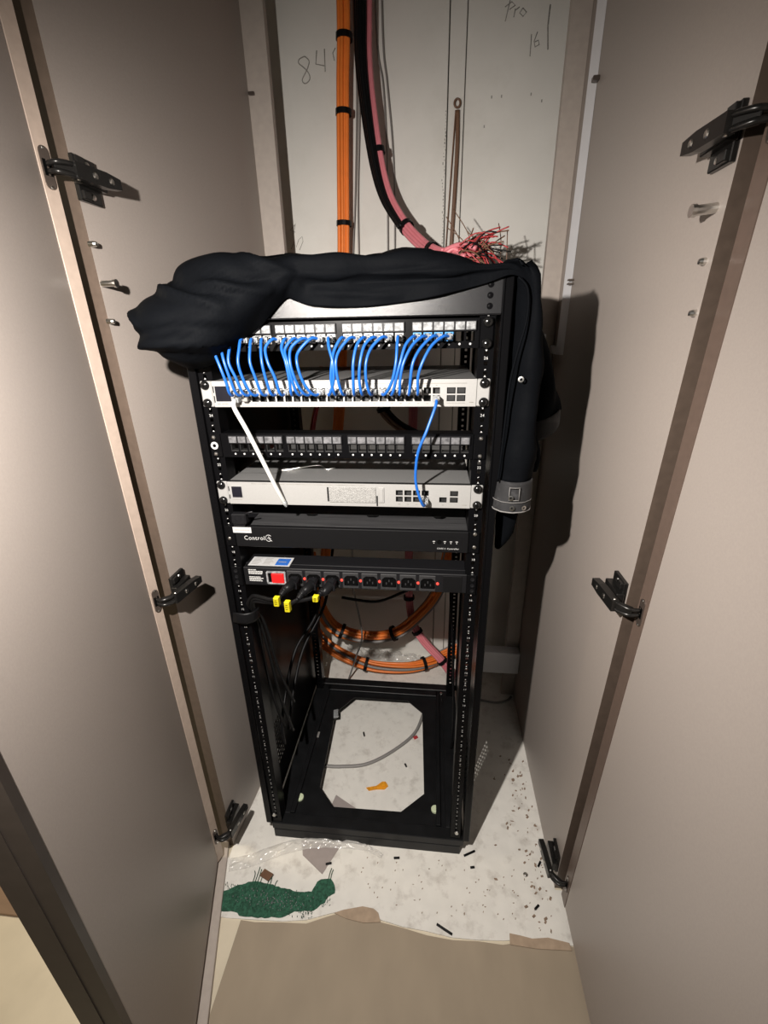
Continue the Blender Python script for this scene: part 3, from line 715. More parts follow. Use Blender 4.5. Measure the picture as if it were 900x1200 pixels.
for (a, c, w, h) in ((0, .0125, .0185, .0016), (0, -.0125, .0185, .0016), (-.0180, 0, .0016, .0130), (.0180, 0, .0016, .0130)): sq.box(c0x+a-w, c0x+a+w, -.0068, -.0028, c0z+c-h, c0z+c+h, .0006)
swf = sq.build('switch_frame', 'window', pd)
q = MB().obox((c0x+.0035, -.0055, c0z), ((1, 0, .0), (0, 1, 0), (0, 0, 1)), (.0125, .0032, .0108), .0015); q.build('rocker', 'red', swf)['label'] = 'glowing red rocker'
MB().box(c0x-.0160, c0x-.0092, -.0040, -.0028, c0z-.0108, c0z+.0108).build('rocker_well', 'void', swf)
OX = [-.1110+.03720*i for i in range(8)]
ring_o = [(-.0125, -.0095), (.0125, -.0095), (.0125, .0050), (.0080, .0098), (-.0080, .0098), (-.0125, .0050)]
om = MB(); om.box(-.0168, .0120+.0030, -.0016, .0005, -.0170, .0170, .0010, 2)
for i in range(6):
    a, c = ring_o[i], ring_o[(i+1) % 6]; om.tube([(a[0], -.0016, a[1]), (c[0], -.0016, c[1])], .0014, 6, 1)
om.prism([(p[0]*.90, p[1]*.90) for p in ring_o], (0, -.0008, 0), X, Z, .0012, 1)
for (a, c, w, h) in ((0, .0035, .0010, .0022), (-.0052, -.0025, .0010, .0022), (.0052, -.0025, .0010, .0022)): om.box(a-w, a+w, -.0032, -.0020, c-h, c+h, 0, 2)
OUT = om.mesh('outlet', ['plastic', 'void', 'outlet_grey'], Vector((0, 0, 0)))
lm = MB(); lm.lathe((0, 0, 0), -Y, [(.0030, 0), (.0030, .0012), (.0020, .0026), (.0001, .003)], 12); LED = lm.mesh('pilot_lamp', 'led', Vector((0, 0, 0)))
for i, x in enumerate(OX):
    share('outlet', OUT, pd, (x, -.0030, z0+.0195)); share('pilot_lamp', LED, pd, (x+.0187, -.0030, z0+.0195))
MB().box(.1780, .2140, -.0042, -.0028, z0+.0030, z0+.0370, .0005).build('blank_plate', 'face_black', pd)
for s in (-1, 1):
    x0, x1 = sorted((.2200*s if s < 0 else .2236, .2410*s))
    q = MB().box(x0, x1, -.0044, -.0006, z0-.002, z1, .0012)
    for za in (.0075, .0190, .0320): q.lathe(((x0+x1)/2+.001*s, -.0045, z0+za), -Y, [(.0040, 0), (.0040, .0010), (.0024, .0010), (.0001, .0002)], 10, 1)
    q.build('mounting_ear', ['rack', 'plastic'], pd)

# ------------------------------------------------------------------ cables in the rack front
BLUE = [
  ((-.196,-.04,1.23),(-.1804,-.048,1.2012),(-.1752,-.046,1.1777)), ((-.1829,-.04,1.2335),(-.1724,-.048,1.2074),(-.1676,-.046,1.1816)),
  ((-.1754,-.04,1.2371),(-.1655,-.048,1.2074),(-.1586,-.046,1.1854)), ((-.156,-.04,1.238),(-.1503,-.048,1.2072),(-.1474,-.046,1.1853)),
  ((-.1396,-.04,1.2378),(-.1311,-.048,1.207),(-.1265,-.046,1.1851)), ((-.1219,-.04,1.2375),(-.112,-.048,1.2067),(-.11,-.046,1.185)),
  ((-.1069,-.04,1.2274),(-.1025,-.048,1.2066),(-.0948,-.046,1.1848)), ((-.0812,-.04,1.227),(-.0741,-.048,1.2063),(-.0719,-.046,1.1808)),
  ((-.0761,-.04,1.2245),(-.0714,-.048,1.2063),(-.0678,-.046,1.1808)), ((-.0664,-.04,1.2268),(-.0674,-.048,1.2062),(-.0624,-.046,1.1807)),
  ((-.0548,-.04,1.2217),(-.0567,-.048,1.2061),(-.0515,-.046,1.1806)), ((-.0028,-.04,1.2234),(-.0009,-.048,1.2054),(-.0016,-.046,1.1802)),
  ((.0012,-.04,1.2234),(-.0022,-.048,1.2054),(-.0056,-.046,1.1803)), ((.0091,-.04,1.2232),(.0037,-.048,1.2054),(.0051,-.046,1.1802)),
  ((.0355,-.04,1.2289),(.0306,-.048,1.2051),(.0291,-.046,1.18)), ((.0472,-.04,1.2287),(.041,-.048,1.2049),(.0384,-.046,1.1799)),
  ((.0574,-.04,1.225),(.0501,-.048,1.2048),(.049,-.046,1.1798)), ((.0987,-.04,1.2279),(.0953,-.048,1.2043),(.0897,-.046,1.1795)),
  ((.1089,-.04,1.2278),(.1017,-.048,1.2042),(.0949,-.046,1.1794)), ((.119,-.04,1.2276),(.1068,-.048,1.2042),(.1014,-.046,1.1794)),
  ((.1317,-.04,1.2239),(.1208,-.048,1.204),(.117,-.046,1.1793)), ((.1481,-.04,1.2272),(.1347,-.048,1.2038),(.1285,-.046,1.1829))]
ORD = ['first', 'second', 'third', 'fourth', 'fifth', 'sixth', 'seventh', 'eighth', 'ninth', 'tenth', 'eleventh', 'twelfth']
def nth(i, n):
    return ORD[i]+' from the left' if i < n/2 else ('last' if i == n-1 else ORD[n-1-i]+' from the right')
zp, zs_ = ZU(0)-.0436+.0172, ZU(2)-.0436+.0253
for i, mid in enumerate(BLUE):
    xp, xs = PORTX[i], SX[i]
    if i < 6 or i in (11, 17): mid = ((xp*.62+mid[1][0]*.38, -.041, 1.2265),)+tuple(mid[1:])
    pts = [(xp, -.022, zp), (xp+(mid[0][0]-xp)*.35, -.032, zp+.001)]+list(mid)+[(xs+(mid[2][0]-xs)*.55, -.040, zs_+.004), (xs+(mid[2][0]-xs)*.2, -.030, zs_-.003), (xs, -.022, zs_-.0005)]
    c = thing('patch_cable', 'blue patch cable from upper patch panel to silver switch, '+nth(i, 22), 'patch cable', (xs, -.03, zs_), 'blue patch cables above the switch')
    MB().tube(spline(pts, 6), .0024, 8).build('cord', 'blue', c)
    share('plug', PLUG, c, (xp, -.004, zp), (0, 0, 0), 'clear plug'); share('plug', PLUG, c, (xs, -.005, zs_), (0, 0, 0), 'clear plug')
# small boot lamps of the jack row: clear latches under the upper panel ports are the plugs themselves
zl_ = ZU(2)-.0436+.0134
c = thing('patch_cable', 'blue patch cable hanging from the switch to the gateway ports', 'patch cable', (.157, -.03, .976))
gxp = GX[3]; gzp = ZU(6)-.0436+.0152
MB().tube(spline([(SX[23], -.022, zl_), (.1560, -.034, 1.138), (.1428, -.045, 1.101), (.1297, -.045, 1.0663), (.1257, -.040, 1.0289), (.1275, -.038, 1.0048), (.1345, -.036, .9805), (gxp-.002, -.030, gzp-.002), (gxp, -.022, gzp)], 7), .0025, 8).build('cord', 'blue', c)
share('plug', PLUG, c, (SX[23], -.005, zl_), None, 'clear plug'); share('plug', PLUG, c, (gxp, -.005, gzp), None, 'clear plug')
c = thing('network_cable', 'loose white cable hanging from the left end of the switch', 'cable', (-.176, -.03, .95))
MB().tube(spline([(SX[0], -.022, zl_), (-.1750, -.030, 1.1351), (-.1555, -.036, 1.0979), (-.1333, -.034, 1.039), (-.1205, -.022, .9900), (-.1150, -.0110, .9640)], 7), .0038, 8).build('cord', 'white_cable', c)
share('plug', PLUG, c, (SX[0], -.005, zl_), None, 'clear plug')
MB().tube([(-.1150, -.0110, .9640), (-.1122, -.0085, .9525)], [.0042, .0026], 8).build('cable_tip', 'clear', c)['label'] = 'clear tip'
# spare plug in the first lower port
tag(MB().box(SX[1]-.0046, SX[1]+.0046, -.016, .002, zl_-.0036, zl_+.0036, .0012).build('port_plug', 'grey_cable'), 'grey stub plug beside the white cable in the switch', 'plug')
# bent wire lying on the gateway
w = MB().tube(spline([(-.2231, .056, .9985), (-.2173, .050, .9965), (-.1768, .052, .9965), (-.1601, .046, .9965), (-.1371, .056, .9970), (-.1468, .070, .9975), (-.1274, .074, .9985), (-.0713, .088, 1.0040), (-.0545, .080, .9980), (-.0373, .084, 1.0000)], 5), .0014, 6)
tag(w.build('bent_wire', 'steel'), 'bent bright wire lying on top of the silver gateway', 'wire')

# power cords with yellow tags
CORDS = [
 ('leftmost', [(OX[0], -.004, .798), (-.1157, -.030, .7990), (-.1270, -.050, .7880), (-.1311, -.052, .7813), (-.150, -.046, .775), (-.1700, -.036, .7720), (-.1966, -.020, .7640), (-.2160, -.006, .735), (-.2165, .012, .706), (-.2180, .030, .660), (-.2230, .045, .56), (-.2200, .060, .42), (-.2130, .085, .30)], .0, 3),
 ('middle', [(OX[1], -.004, .797), (-.0800, -.030, .7965), (-.0930, -.052, .7830), (-.1103, -.054, .7728), (-.135, -.044, .7650), (-.1650, -.034, .7640), (-.1960, -.018, .7560), (-.2110, -.002, .727), (-.2120, .014, .700), (-.2120, .034, .650), (-.2120, .055, .55), (-.2080, .075, .40), (-.1980, .100, .27)], .0, 3),
 ('rightmost', [(OX[2], -.004, .797), (-.0440, -.028, .7930), (-.0530, -.046, .7905), (-.0557, -.050, .7900), (-.0850, -.050, .7790), (-.1313, -.040, .7632), (-.170, -.028, .7560), (-.2010, -.012, .7450), (-.2070, .004, .715), (-.2050, .020, .690), (-.2040, .040, .640), (-.2020, .070, .50), (-.1900, .110, .36)], .0, 3)]
for nm, pts, _, ti in CORDS:
    c = thing('power_cable', 'black power cord in the %s used outlet, with yellow tag' % nm, 'power cord', pts[0], 'power cables of the power strip')
    p0 = Vector(pts[0]); p1 = Vector(pts[1]); d = (p1-p0).normalized()
    q = MB(); q.prism([(a*.80, b_*.80) for a, b_ in ring_o], p0+Vector((0, -.026, -.0005)), X, Z, -.022); q.build('plug_body', 'plastic', c)
    p2 = Vector(pts[2])
    q = MB().tube(spline([p0+Vector((0, -.018, 0)), p1+Vector((0, -.008, -.001)), (p1+p2)/2, p2], 6), [.0105-.0055*k/18 for k in range(19)], 10)
    for k in (8, 10, 12, 14):
        s_ = spline([p0+Vector((0, -.018, 0)), p1+Vector((0, -.008, -.001)), (p1+p2)/2, p2], 6)
        q.tube([s_[k], s_[k+1]], .0105-.0055*k/18+.0012, 10)
    q.build('strain_relief', 'rubber', c)
    MB().tube(spline(pts[2:], 7), .0038, 8).build('cord', 'rubber', c)
    tpos = Vector(pts[ti]); dd = (Vector(pts[ti+1])-Vector(pts[ti-1])).normalized()
    hh = .0125 if nm == 'middle' else (.0105 if nm == 'leftmost' else .0065)
    e1 = Vector((.96, -.2, .12)).normalized(); e3 = Vector((.05, -.15, 1)).normalized()
    q = MB().obox(tpos+Vector((-.002, -.005, -.002)), (e1, e1.cross(e3), e3), (.0056, .0045, hh), .001)
    tg = q.build('tag', 'yellow', c); tg['label'] = 'yellow tag'
    q = MB(); o_ = tpos+Vector((-.002, -.005, -.002))+e1.cross(e3)*(.0047 if e1.cross(e3).y < 0 else -.0047)
    for k in range(3): q.obox(o_+e3*(hh*(.45-.42*k)), (e1, e1.cross(e3), e3), (.0022+.0008*(k % 2), .0003, .0005))
    q.build('tag_print', 'void', tg)['kind'] = 'stuff'
# hook strap holding the cords to the left rail
q = MB().sheet([[(-.2470, -.012, .718), (-.235, -.016, .7195), (-.220, -.016, .7185), (-.206, -.008, .7190), (-.202, .010, .7180)], [(-.2500, -.012, .694), (-.237, -.017, .6945), (-.222, -.017, .6935), (-.209, -.008, .6930), (-.204, .010, .6930)]], 4, .002)
tag(q.build('cable_strap', 'rubber'), 'black strap round the cords on the left rail', 'strap')

def cable(pts, r, m, label, cat='cable', name='cable', group=None, n=8, k=8):
    return tag(MB().tube(spline(pts, k), r, n).build(name, m), label, cat, group)
cable([(-.17, .40, .62), (-.1689, .32, .498), (-.220, .25, .4142), (-.228, .17, .3517), (-.226, .10, .29), (-.222, .09, .23)], .0045, 'rubber', 'black cable sagging along the inside of the left rack panel, front of two', group='black cables inside the rack')
cable([(-.14, .44, .64), (-.155, .36, .50), (-.205, .27, .40), (-.216, .19, .33), (-.218, .12, .25)], .0045, 'rubber', 'black cable sagging along the inside of the left rack panel, rear of two', group='black cables inside the rack')
cable([(.2120, .36, .62), (.2142, .35, .5272), (.2230, .35, .4247), (.2300, .31, .2808), (.2330, .27, .1672), (.2300, .26, .060)], .0032, 'rubber', 'thin black cable running down inside the right of the rack', group='black cables inside the rack')
cable([(-.09, .30, .559), (.0048, .30, .5497), (.0763, .30, .5808), (.125, .28, .62)], .004, 'rubber', 'black cable sagging across the rack just under the power strip')
cable([(-.0558, .32, .72), (-.075, .40, .60), (-.0925, .49, .4625), (-.0792, .535, .2557), (-.1090, .560, .1348), (-.1480, .577, .006)], .0032, 'grey_cable', 'thin dark cable hanging in front of the orange coil down to the floor')
cable([(-.155, .209, .0052), (-.105, .211, .0052), (-.027, .227, .0052), (.048, .279, .0052), (.113, .351, .0052), (.140, .432, .0052), (.145, .475, .0052)], .005, 'grey_cable', 'grey cable curving across the floor inside the rack base')
cable([(.290, .545, .0045), (.346, .520, .0045), (.400, .512, .0045), (.440, .525, .0045), (.458, .545, .0045)], .004, 'grey_cable', 'dark cable lying on the floor in the back right corner')

# ------------------------------------------------------------------ cable bundles behind the rack
def bundle(name, label, cat, path, R, n, colours, r, ties=(), k=8, twist=1.2, tie_r=None, seed=1, spread=None):
    """n strands wound loosely round a path, each strand a part, each tie a part"""
    rnd = random.Random(seed); P = spline(path, k); t = thing(name, label, cat, P[-1] if P[-1].z < P[0].z else P[0])
    offs = []
    for i in range(n):
        rr = R*math.sqrt((i+.5)/n); a = i*2.39996; offs.append((rr, a))
    fr = []
    nrm = None
    for i, p in enumerate(P):
        d = (P[min(i+1, len(P)-1)]-P[max(i-1, 0)]).normalized()
        if nrm is None: nrm = d.orthogonal().normalized()
        nrm = (nrm-d*nrm.dot(d)).normalized(); fr.append((nrm.copy(), d.cross(nrm)))
    for i, (rr, a) in enumerate(offs):
        ph = rnd.uniform(-.3, .3); pts = []
        for j, p in enumerate(P):
            s = j/(len(P)-1); aa = a+twist*s+ph*math.sin(6*s+i); sp = 1.0 if spread is None else spread(s)
            pts.append(p+(fr[j][0]*math.cos(aa)+fr[j][1]*math.sin(aa))*rr*sp)
        MB().tube(pts, r, 6).build('strand', colours[i % len(colours)], t)
    for s in ties:
        j = int(s*(len(P)-1)); d = (P[min(j+1, len(P)-1)]-P[max(j-1, 0)]).normalized(); tr = tie_r or R+r*1.15
        q = MB(); q.lathe(P[j]-d*.006, d, [(tr-.002, 0), (tr+.0012, 0), (tr+.0012, .012), (tr-.002, .012)], 16)
        q.build('tie', 'rubber', t)
    return t
bundle('orange_cable_bundle', 'straight orange cable bundle hanging down the white wall board', 'cable bundle',
       [(-.080, .690, 2.34), (-.082, .69, 1.978), (-.091, .69, 1.821), (-.100, .69, 1.644), (-.109, .685, 1.445), (-.120, .67, 1.26), (-.135, .65, 1.05), (-.160, .64, .85), (-.195, .63, .62), (-.222, .62, .45)],
       .0135, 9, ['orange'], .0056, ties=(.145, .263, .40), k=10, twist=.5, seed=3)
bundle('orange_cable_coil', 'upper orange and grey cable loop hanging behind the rack', 'cable bundle',
       [(-.275, .63, .52), (-.262, .625, .42), (-.248, .615, .321), (-.205, .605, .238), (-.140, .600, .205), (-.073, .600, .196), (-.005, .600, .204), (.060, .600, .238), (.137, .605, .323), (.183, .61, .403), (.215, .62, .52), (.225, .63, .66)],
       .021, 14, ['orange', 'orange', 'grey_cable', 'orange'], .0055, ties=(.34, .60), twist=2.4, seed=5)
bundle('orange_cable_coil', 'lower orange and grey cable loop lying on the floor behind the rack', 'cable bundle',
       [(-.285, .66, .16), (-.240, .645, .115), (-.175, .632, .078), (-.069, .620, .045), (.056, .622, .042), (.150, .650, .046), (.225, .690, .060), (.30, .72, .09)],
       .020, 14, ['orange', 'orange', 'orange', 'grey_cable'], .0055, ties=(.42, .70), twist=2.0, seed=8)
bundle('pink_cable_bundle', 'pink cable bundle dropping to the floor behind the right of the rack', 'cable bundle',
       [(.088, .66, 1.36), (.092, .66, 1.20), (.090, .66, 1.00), (.082, .66, .70), (.078, .655, .53), (.078, .65, .396), (.090, .638, .262), (.132, .620, .180), (.207, .590, .110), (.268, .575, .020)],
       .0125, 8, ['pink'], .0056, ties=(.60, .745, .90), twist=.8, seed=4)
bundle('black_cable_bundle', 'black and brown cable bundle crossing behind the switch', 'cable bundle',
       [(.068, .60, 1.30), (.085, .59, 1.20), (.02, .585, 1.10), (.005, .58, 1.045), (.030, .58, 1.005), (.085, .585, .965), (.15, .60, .93)],
       .014, 7, ['rubber', 'rubber', 'brown_wire'], .0055, ties=(.55,), twist=1.5, seed=2)
bundle('red_cable_pair', 'dull red cables dropping behind the left of the lower patch panel', 'cable bundle',
       [(-.150, .50, 1.16), (-.163, .49, 1.08), (-.178, .48, 1.02), (-.190, .47, .95), (-.195, .47, .85)], .006, 3, ['orange', 'red_wire', 'red_wire'], .005, twist=.6, seed=9)
# black sleeve + pink cables with cut ends resting on the garment
path = [(-.020, .66, 2.34), (-.022, .66, 2.06), (-.024, .66, 1.944), (-.025, .655, 1.856), (-.016, .65, 1.761), (.004, .635, 1.641), (.030, .615, 1.560), (.075, .570, 1.489), (.120, .51, 1.440), (.148, .455, 1.416), (.170, .42, 1.404)]
fb = bundle('cut_cable_bundle', 'cut pink cable bundle with frayed ends resting on the black garment', 'cable bundle', path, .0115, 9, ['pink'], .0055, ties=(.48, .70, .885), k=8, twist=1.0, seed=6)
sl = [Vector(p)+Vector((-.012, -.008, -.002)) for p in path[:8]]
for k_, (dx, dy) in enumerate(((-.004, -.010), (.008, -.012), (-.012, .002), (.002, -.018))):
    pts = [p+Vector((dx*(1-.55*i/len(sl)), dy*(1-.4*i/len(sl)), 0)) for i, p in enumerate(sl)]
    MB().tube(spline(pts, 6), [.0085-.0045*(j/(len(pts)*6-6))**2 for j in range(len(pts)*6-5)], 8).build('strand', 'rubber', fb)['label'] = 'black cable'
rnd = random.Random(11)
end = Vector((.170, .42, 1.404))
for i in range(9):
    a = i*2.4; o0 = end+Vector((0, math.cos(a), math.sin(a)))*.0115*math.sqrt((i+.5)/9)
    L = rnd.uniform(.035, .085); dz = rnd.uniform(-.012, .010); dy = rnd.uniform(-.05, .01)
    pts = [o0, o0+Vector((L*.5, dy*.4, dz+.006)), o0+Vector((L, dy, dz-.006))]
    MB().tube(spline(pts, 5), .0055, 6).build('strand', 'pink', fb)
fray = MB()
for i in range(95):
    a = rnd.uniform(0, 6.28); b0 = end+Vector((rnd.uniform(.03, .075), rnd.uniform(-.045, .012), rnd.uniform(-.014, .014)))
    L = rnd.uniform(.03, .075); dr = Vector((rnd.uniform(.4, 1), rnd.uniform(-.5, .25), rnd.uniform(-.55, .75))).normalized()
    pts = [b0, b0+dr*L*.5+Vector((0, 0, .006)), b0+dr*L+Vector((rnd.uniform(-.01, .01), 0, rnd.uniform(-.022, .008)))]
    for p in pts: p.z = max(p.z, 1.366) if p.x < .26 else p.z
    fray.tube(spline(pts, 4), .0015, 5, (0, 1, 0, 2)[i % 4])
for (x, y_, z, h, lean) in ((.195, .47, 1.405, .085, -.022), (.218, .47, 1.405, .10, -.030), (.205, .45, 1.41, .055, -.03), (.285, .43, 1.41, .055, .004), (.298, .42, 1.40, .050, .010), (.232, .44, 1.41, .045, -.012)):
    fray.tube(spline([(x+.012, y_, z-.02), (x+.010, y_, z+h*.4), (x+lean, y_+.01, z+h)], 5), .0011, 5, 1)
fo = fray.build('frayed_wires', ['red_wire', 'brown_wire', 'rubber'], fb); fo['kind'] = 'stuff'

# thin wires and the brown pull rod on the back wall
for (pts, lab) in (([(-.062, .735, 2.34), (-.066, .735, 1.987), (-.064, .735, 1.827), (-.078, .735, 1.60), (-.092, .735, 1.43), (-.094, .735, 1.25)], 'thin grey wire on the back wall just right of the orange bundle, left of two'),
                   ([(-.050, .735, 2.34), (-.058, .735, 1.987), (-.058, .735, 1.80), (-.070, .735, 1.60), (-.074, .735, 1.43), (-.076, .735, 1.25)], 'thin grey wire on the back wall just right of the orange bundle, right of two'),
                   ([(-.012, .735, 2.34), (-.010, .735, 1.95), (.005, .735, 1.84), (.012, .735, 1.72), (.013, .735, 1.60), (.012, .735, 1.45), (.010, .735, 1.27)], 'thin grey wire behind the black sleeved cables, left of two'),
                   ([(.004, .735, 2.34), (.006, .735, 1.95), (.016, .735, 1.84), (.028, .735, 1.72), (.033, .735, 1.60), (.032, .735, 1.45), (.030, .735, 1.27)], 'thin grey wire behind the black sleeved cables, right of two')):
    cable(pts, .0022, 'grey_cable', lab, 'wire', 'thin_wire', 'thin wires on the back wall', 6)
q = MB(); q.tube(spline([(.199, .735, 1.775), (.201, .735, 1.70), (.198, .735, 1.58), (.193, .735, 1.45), (.190, .735, 1.33)], 6), .0052, 8, flat=.6)
q.tube(spline([(.194, .735, 1.775), (.190, .735, 1.70), (.184, .735, 1.58), (.178, .735, 1.45), (.176, .735, 1.33)], 6), .0016, 6)
lp = [(.1975+.0075*math.cos(a), .7345, 1.789+.009*math.sin(a)) for a in [math.radians(-90+20*i) for i in range(19)]]
q.tube(lp, .0026, 6)
tag(q.build('pull_cord', 'brown_wire'), 'brown looped pull cord hanging on the white wall board', 'cord')

# ------------------------------------------------------------------ the garment thrown over the rack
gm = thing('work_garment', 'black work garment thrown over the top of the rack', 'garment', (-.05, .15, RT))
def ridge(p, a, b, w, h):
    a, b = Vector(a), Vector(b)
    if p.y < .03: a, b, p = Vector((a.x, 0, a.z)), Vector((b.x, 0, b.z)), Vector((p.x, 0, p.z))
    ab = b-a; t = max(0, min(1, (p-a).dot(ab)/ab.dot(ab))); d = (p-(a+ab*t)).length
    return h*math.exp(-(d/w)**2)*math.sin(math.pi*(.15+.7*t))
FOLDS = [((-.262, -.075, 1.322), (-.150, -.080, 1.286), .0060, -.0085), ((-.262, -.070, 1.332), (-.135, -.075, 1.300), .0080, .0080),
         ((-.200, -.085, 1.330), (-.080, -.045, 1.318), .0070, .0070), ((-.210, -.080, 1.318), (-.090, -.045, 1.306), .0050, -.0060),
         ((-.290, -.065, 1.250), (-.150, -.080, 1.262), .0065, .0080), ((-.290, -.060, 1.240), (-.170, -.085, 1.246), .0050, -.0095),
         ((-.275, -.070, 1.228), (-.190, -.080, 1.226), .0060, .0060), ((-.294, -.050, 1.285), (-.270, -.080, 1.262), .0050, -.0070),
         ((-.130, -.030, 1.352), (-.060, -.020, 1.330), .0060, -.0060), ((-.060, -.020, 1.345), (.140, -.018, 1.345), .0040, -.0045),
         ((-.050, .06, 1.364), (.09, .02, 1.360), .0100, .0070), ((.02, .05, 1.362), (.20, .02, 1.342), .0060, -.0050),
         ((-.20, .08, 1.358), (-.02, .04, 1.364), .0080, .0060), ((.03, -.02, 1.315), (.19, -.018, 1.318), .0040, .0035), ((-.03, -.015, 1.305), (.10, -.014, 1.296), .0040, -.0030)]
def wr_(p, s):
    w = .0018*math.sin(38*p.x+9*p.z+14*p.y)+.0014*math.sin(75*p.x-40*p.z+21*p.y+1.3)+.0010*math.sin(60*p.y+31*p.x)
    for a, c, wd, h in FOLDS: w += ridge(p, a, c, wd*.85, h*1.25)
    dx, dz = -.045-p.x, p.z-1.335; r = math.hypot(dx, dz)
    if dx > 0 and p.y < .02:
        phi = math.atan2(dz, dx)+.12*math.sin(14*r); k = 1-abs(math.sin(phi*4.2+.5)); k2 = 1-abs(math.sin(phi*9.5+1.9+6*r))
        w += min(r, .2)*min(1, (.02-p.y)/.04)*(.10*(k-.4)+.035*(k2-.4))*max(0, 1-max(0, r-.21)/.07)
    else:
        k = 1-abs(math.sin(9*p.x+55*(p.z-.25*p.x)+16*p.y)); w += .0035*(k*k-.3)
    return w
cols = [ # x, (rear z at y=.5), ridge z at .12, front shoulder y,z, belly y,z, lower y,z, lip y,z
 (-.296, 1.300, 1.300, -.030, 1.288, -.050, 1.272, -.050, 1.260, -.030, 1.252),
 (-.285, 1.318, 1.322, -.040, 1.305, -.075, 1.275, -.072, 1.248, -.030, 1.234),
 (-.262, 1.333, 1.342, -.042, 1.320, -.090, 1.278, -.086, 1.236, -.030, 1.211),
 (-.235, 1.340, 1.352, -.040, 1.333, -.096, 1.285, -.092, 1.232, -.026, 1.202),
 (-.200, 1.342, 1.358, -.036, 1.342, -.094, 1.296, -.088, 1.240, -.022, 1.208),
 (-.160, 1.345, 1.364, -.030, 1.350, -.082, 1.308, -.076, 1.262, -.018, 1.236),
 (-.115, 1.346, 1.366, -.022, 1.354, -.064, 1.322, -.058, 1.290, -.014, 1.266),
 (-.075, 1.346, 1.366, -.014, 1.354, -.042, 1.332, -.040, 1.312, -.012, 1.296),
 (-.035, 1.347, 1.364, -.010, 1.351, -.026, 1.330, -.017, 1.319, -.013, 1.287),
 (.020, 1.350, 1.362, -.008, 1.350, -.025, 1.328, -.015, 1.316, -.013, 1.283),
 (.075, 1.350, 1.362, -.008, 1.350, -.025, 1.328, -.015, 1.317, -.013, 1.285),
 (.130, 1.342, 1.350, -.008, 1.347, -.025, 1.328, -.015, 1.319, -.013, 1.291),
 (.180, 1.335, 1.340, -.006, 1.341, -.024, 1.328, -.014, 1.321, -.013, 1.300),
 (.225, 1.332, 1.336, -.004, 1.338, -.020, 1.329, -.014, 1.323, -.013, 1.310),
 (.258, 1.334, 1.338, -.002, 1.334, -.014, 1.330, -.013, 1.327, -.012, 1.320),
 (.280, 1.322, 1.326, .000, 1.322, -.010, 1.320, -.010, 1.318, -.009, 1.314)]
rows = [[], [], [], [], [], [], [], []]
for i, (x, zr, zt_, y1, z1_, y2, z2, y3, z3, y4, z4) in enumerate(cols):
    jit = .006*math.sin(i*1.7)
    yr = .515 if x > -.27 else .12
    rows[0].append((x*.99, yr, zr-.02)); rows[1].append((x, yr-.02, zr)); rows[2].append((x, .30 if x > -.27 else .09, (zr+zt_)/2+.010+jit)); rows[3].append((x, .11 if x > -.27 else .03, zt_+.4*jit))
    rows[4].append((x, y1, z1_)); rows[5].append((x, y2, z2)); rows[6].append((x, y3, z3)); rows[7].append((x, y4, z4))
MB().sheet(rows, 9, .0025, 0, wr_).build('body', 'cloth', gm)
# tube-like legs hanging down the right side: rings of points round a flattened section
def leg(rings, name, mats, fn=None, k=3, hem=None):
    rr = []
    for (cx, cy, z, wx, wy, rot, *tilt) in rings:
        ring = []
        for q in range(10):
            a = 2*math.pi*q/10; lx, ly = wx*math.cos(a), wy*math.sin(a)
            dz = tilt[0]*math.cos(a) if tilt else 0
            ring.append((cx+lx*math.cos(rot)-ly*math.sin(rot), cy+lx*math.sin(rot)+ly*math.cos(rot), z+dz))
        rr.append(ring[::-1])
    return MB().sheet(rr, k, .0022, 0, fn, True).build(name, mats, gm)
def wl_(p, s): return .0026*(1-2*abs(math.sin(55*p.x+48*p.y+7*p.z+.6*math.sin(30*p.z))))+.0022*math.sin(120*p.x+60*p.y+9*p.z)+.0018*math.sin(46*p.z+50*p.x)+.0012*math.sin(90*p.z-80*p.y)
lg = leg([(.268, .030, 1.334, .020, .060, 0), (.284, .030, 1.318, .016, .055, .1), (.290, .028, 1.270, .018, .050, .25), (.292, .024, 1.215, .021, .044, .4), (.294, .020, 1.165, .025, .038, .5), (.296, .016, 1.105, .028, .034, .5), (.296, .010, 1.045, .030, .030, .5), (.294, .006, 1.005, .031, .029, .5)], 'trouser_leg', 'cloth', wl_)
lw = leg([(.2942, .006, 1.010, .0312, .0292, .5), (.2935, .004, .990, .0322, .0300, .5), (.2925, .002, .972, .0328, .0306, .5), (.292, .001, .958, .0330, .0306, .5)], 'worn_cuff', 'denim', None); lw['label'] = 'worn grey cuff'
ORIGIN_L = lw
q = MB()
def ringpt(a, z, g=.0):
    wx, wy, r_ = .0335+g, .0312+g, .5; lx, ly = wx*math.cos(a), wy*math.sin(a)
    return Vector((.2918+lx*math.cos(r_)-ly*math.sin(r_), .001+lx*math.sin(r_)+ly*math.cos(r_), z))
for z, rr_ in ((.9588, .0012), (.9765, .0006)): q.tube([ringpt(2*math.pi*i/30, z, .0006*math.sin(i*2.3)) for i in range(31)], rr_, 5)
for (a0, a1, za, zb) in ((-2.35, -2.35, .980, 1.004), (-1.85, -1.85, .980, 1.004)): q.tube([ringpt(a0, za, .0006), ringpt(a1, zb, .0)], .0006, 5)
for z in (.981, 1.003): q.tube([ringpt(-2.35+.05*i, z, .0004) for i in range(11)], .0006, 5)
q.build('hem_stitching', 'stitch', lw)
for (a, z) in ((-2.15, .9675), (-1.55, .9665), (-2.25, .9855)):
    p = ringpt(a, z, .0012); nn = Vector((p.x-.2918, p.y-.001, 0)).normalized()
    q = MB(); q.lathe(p, nn, [(.0044, 0), (.0044, .0012), (.0022, .0014), (.0020, .0002)], 12); q.build('eyelet', 'steel', lw)['label'] = 'bright eyelet'
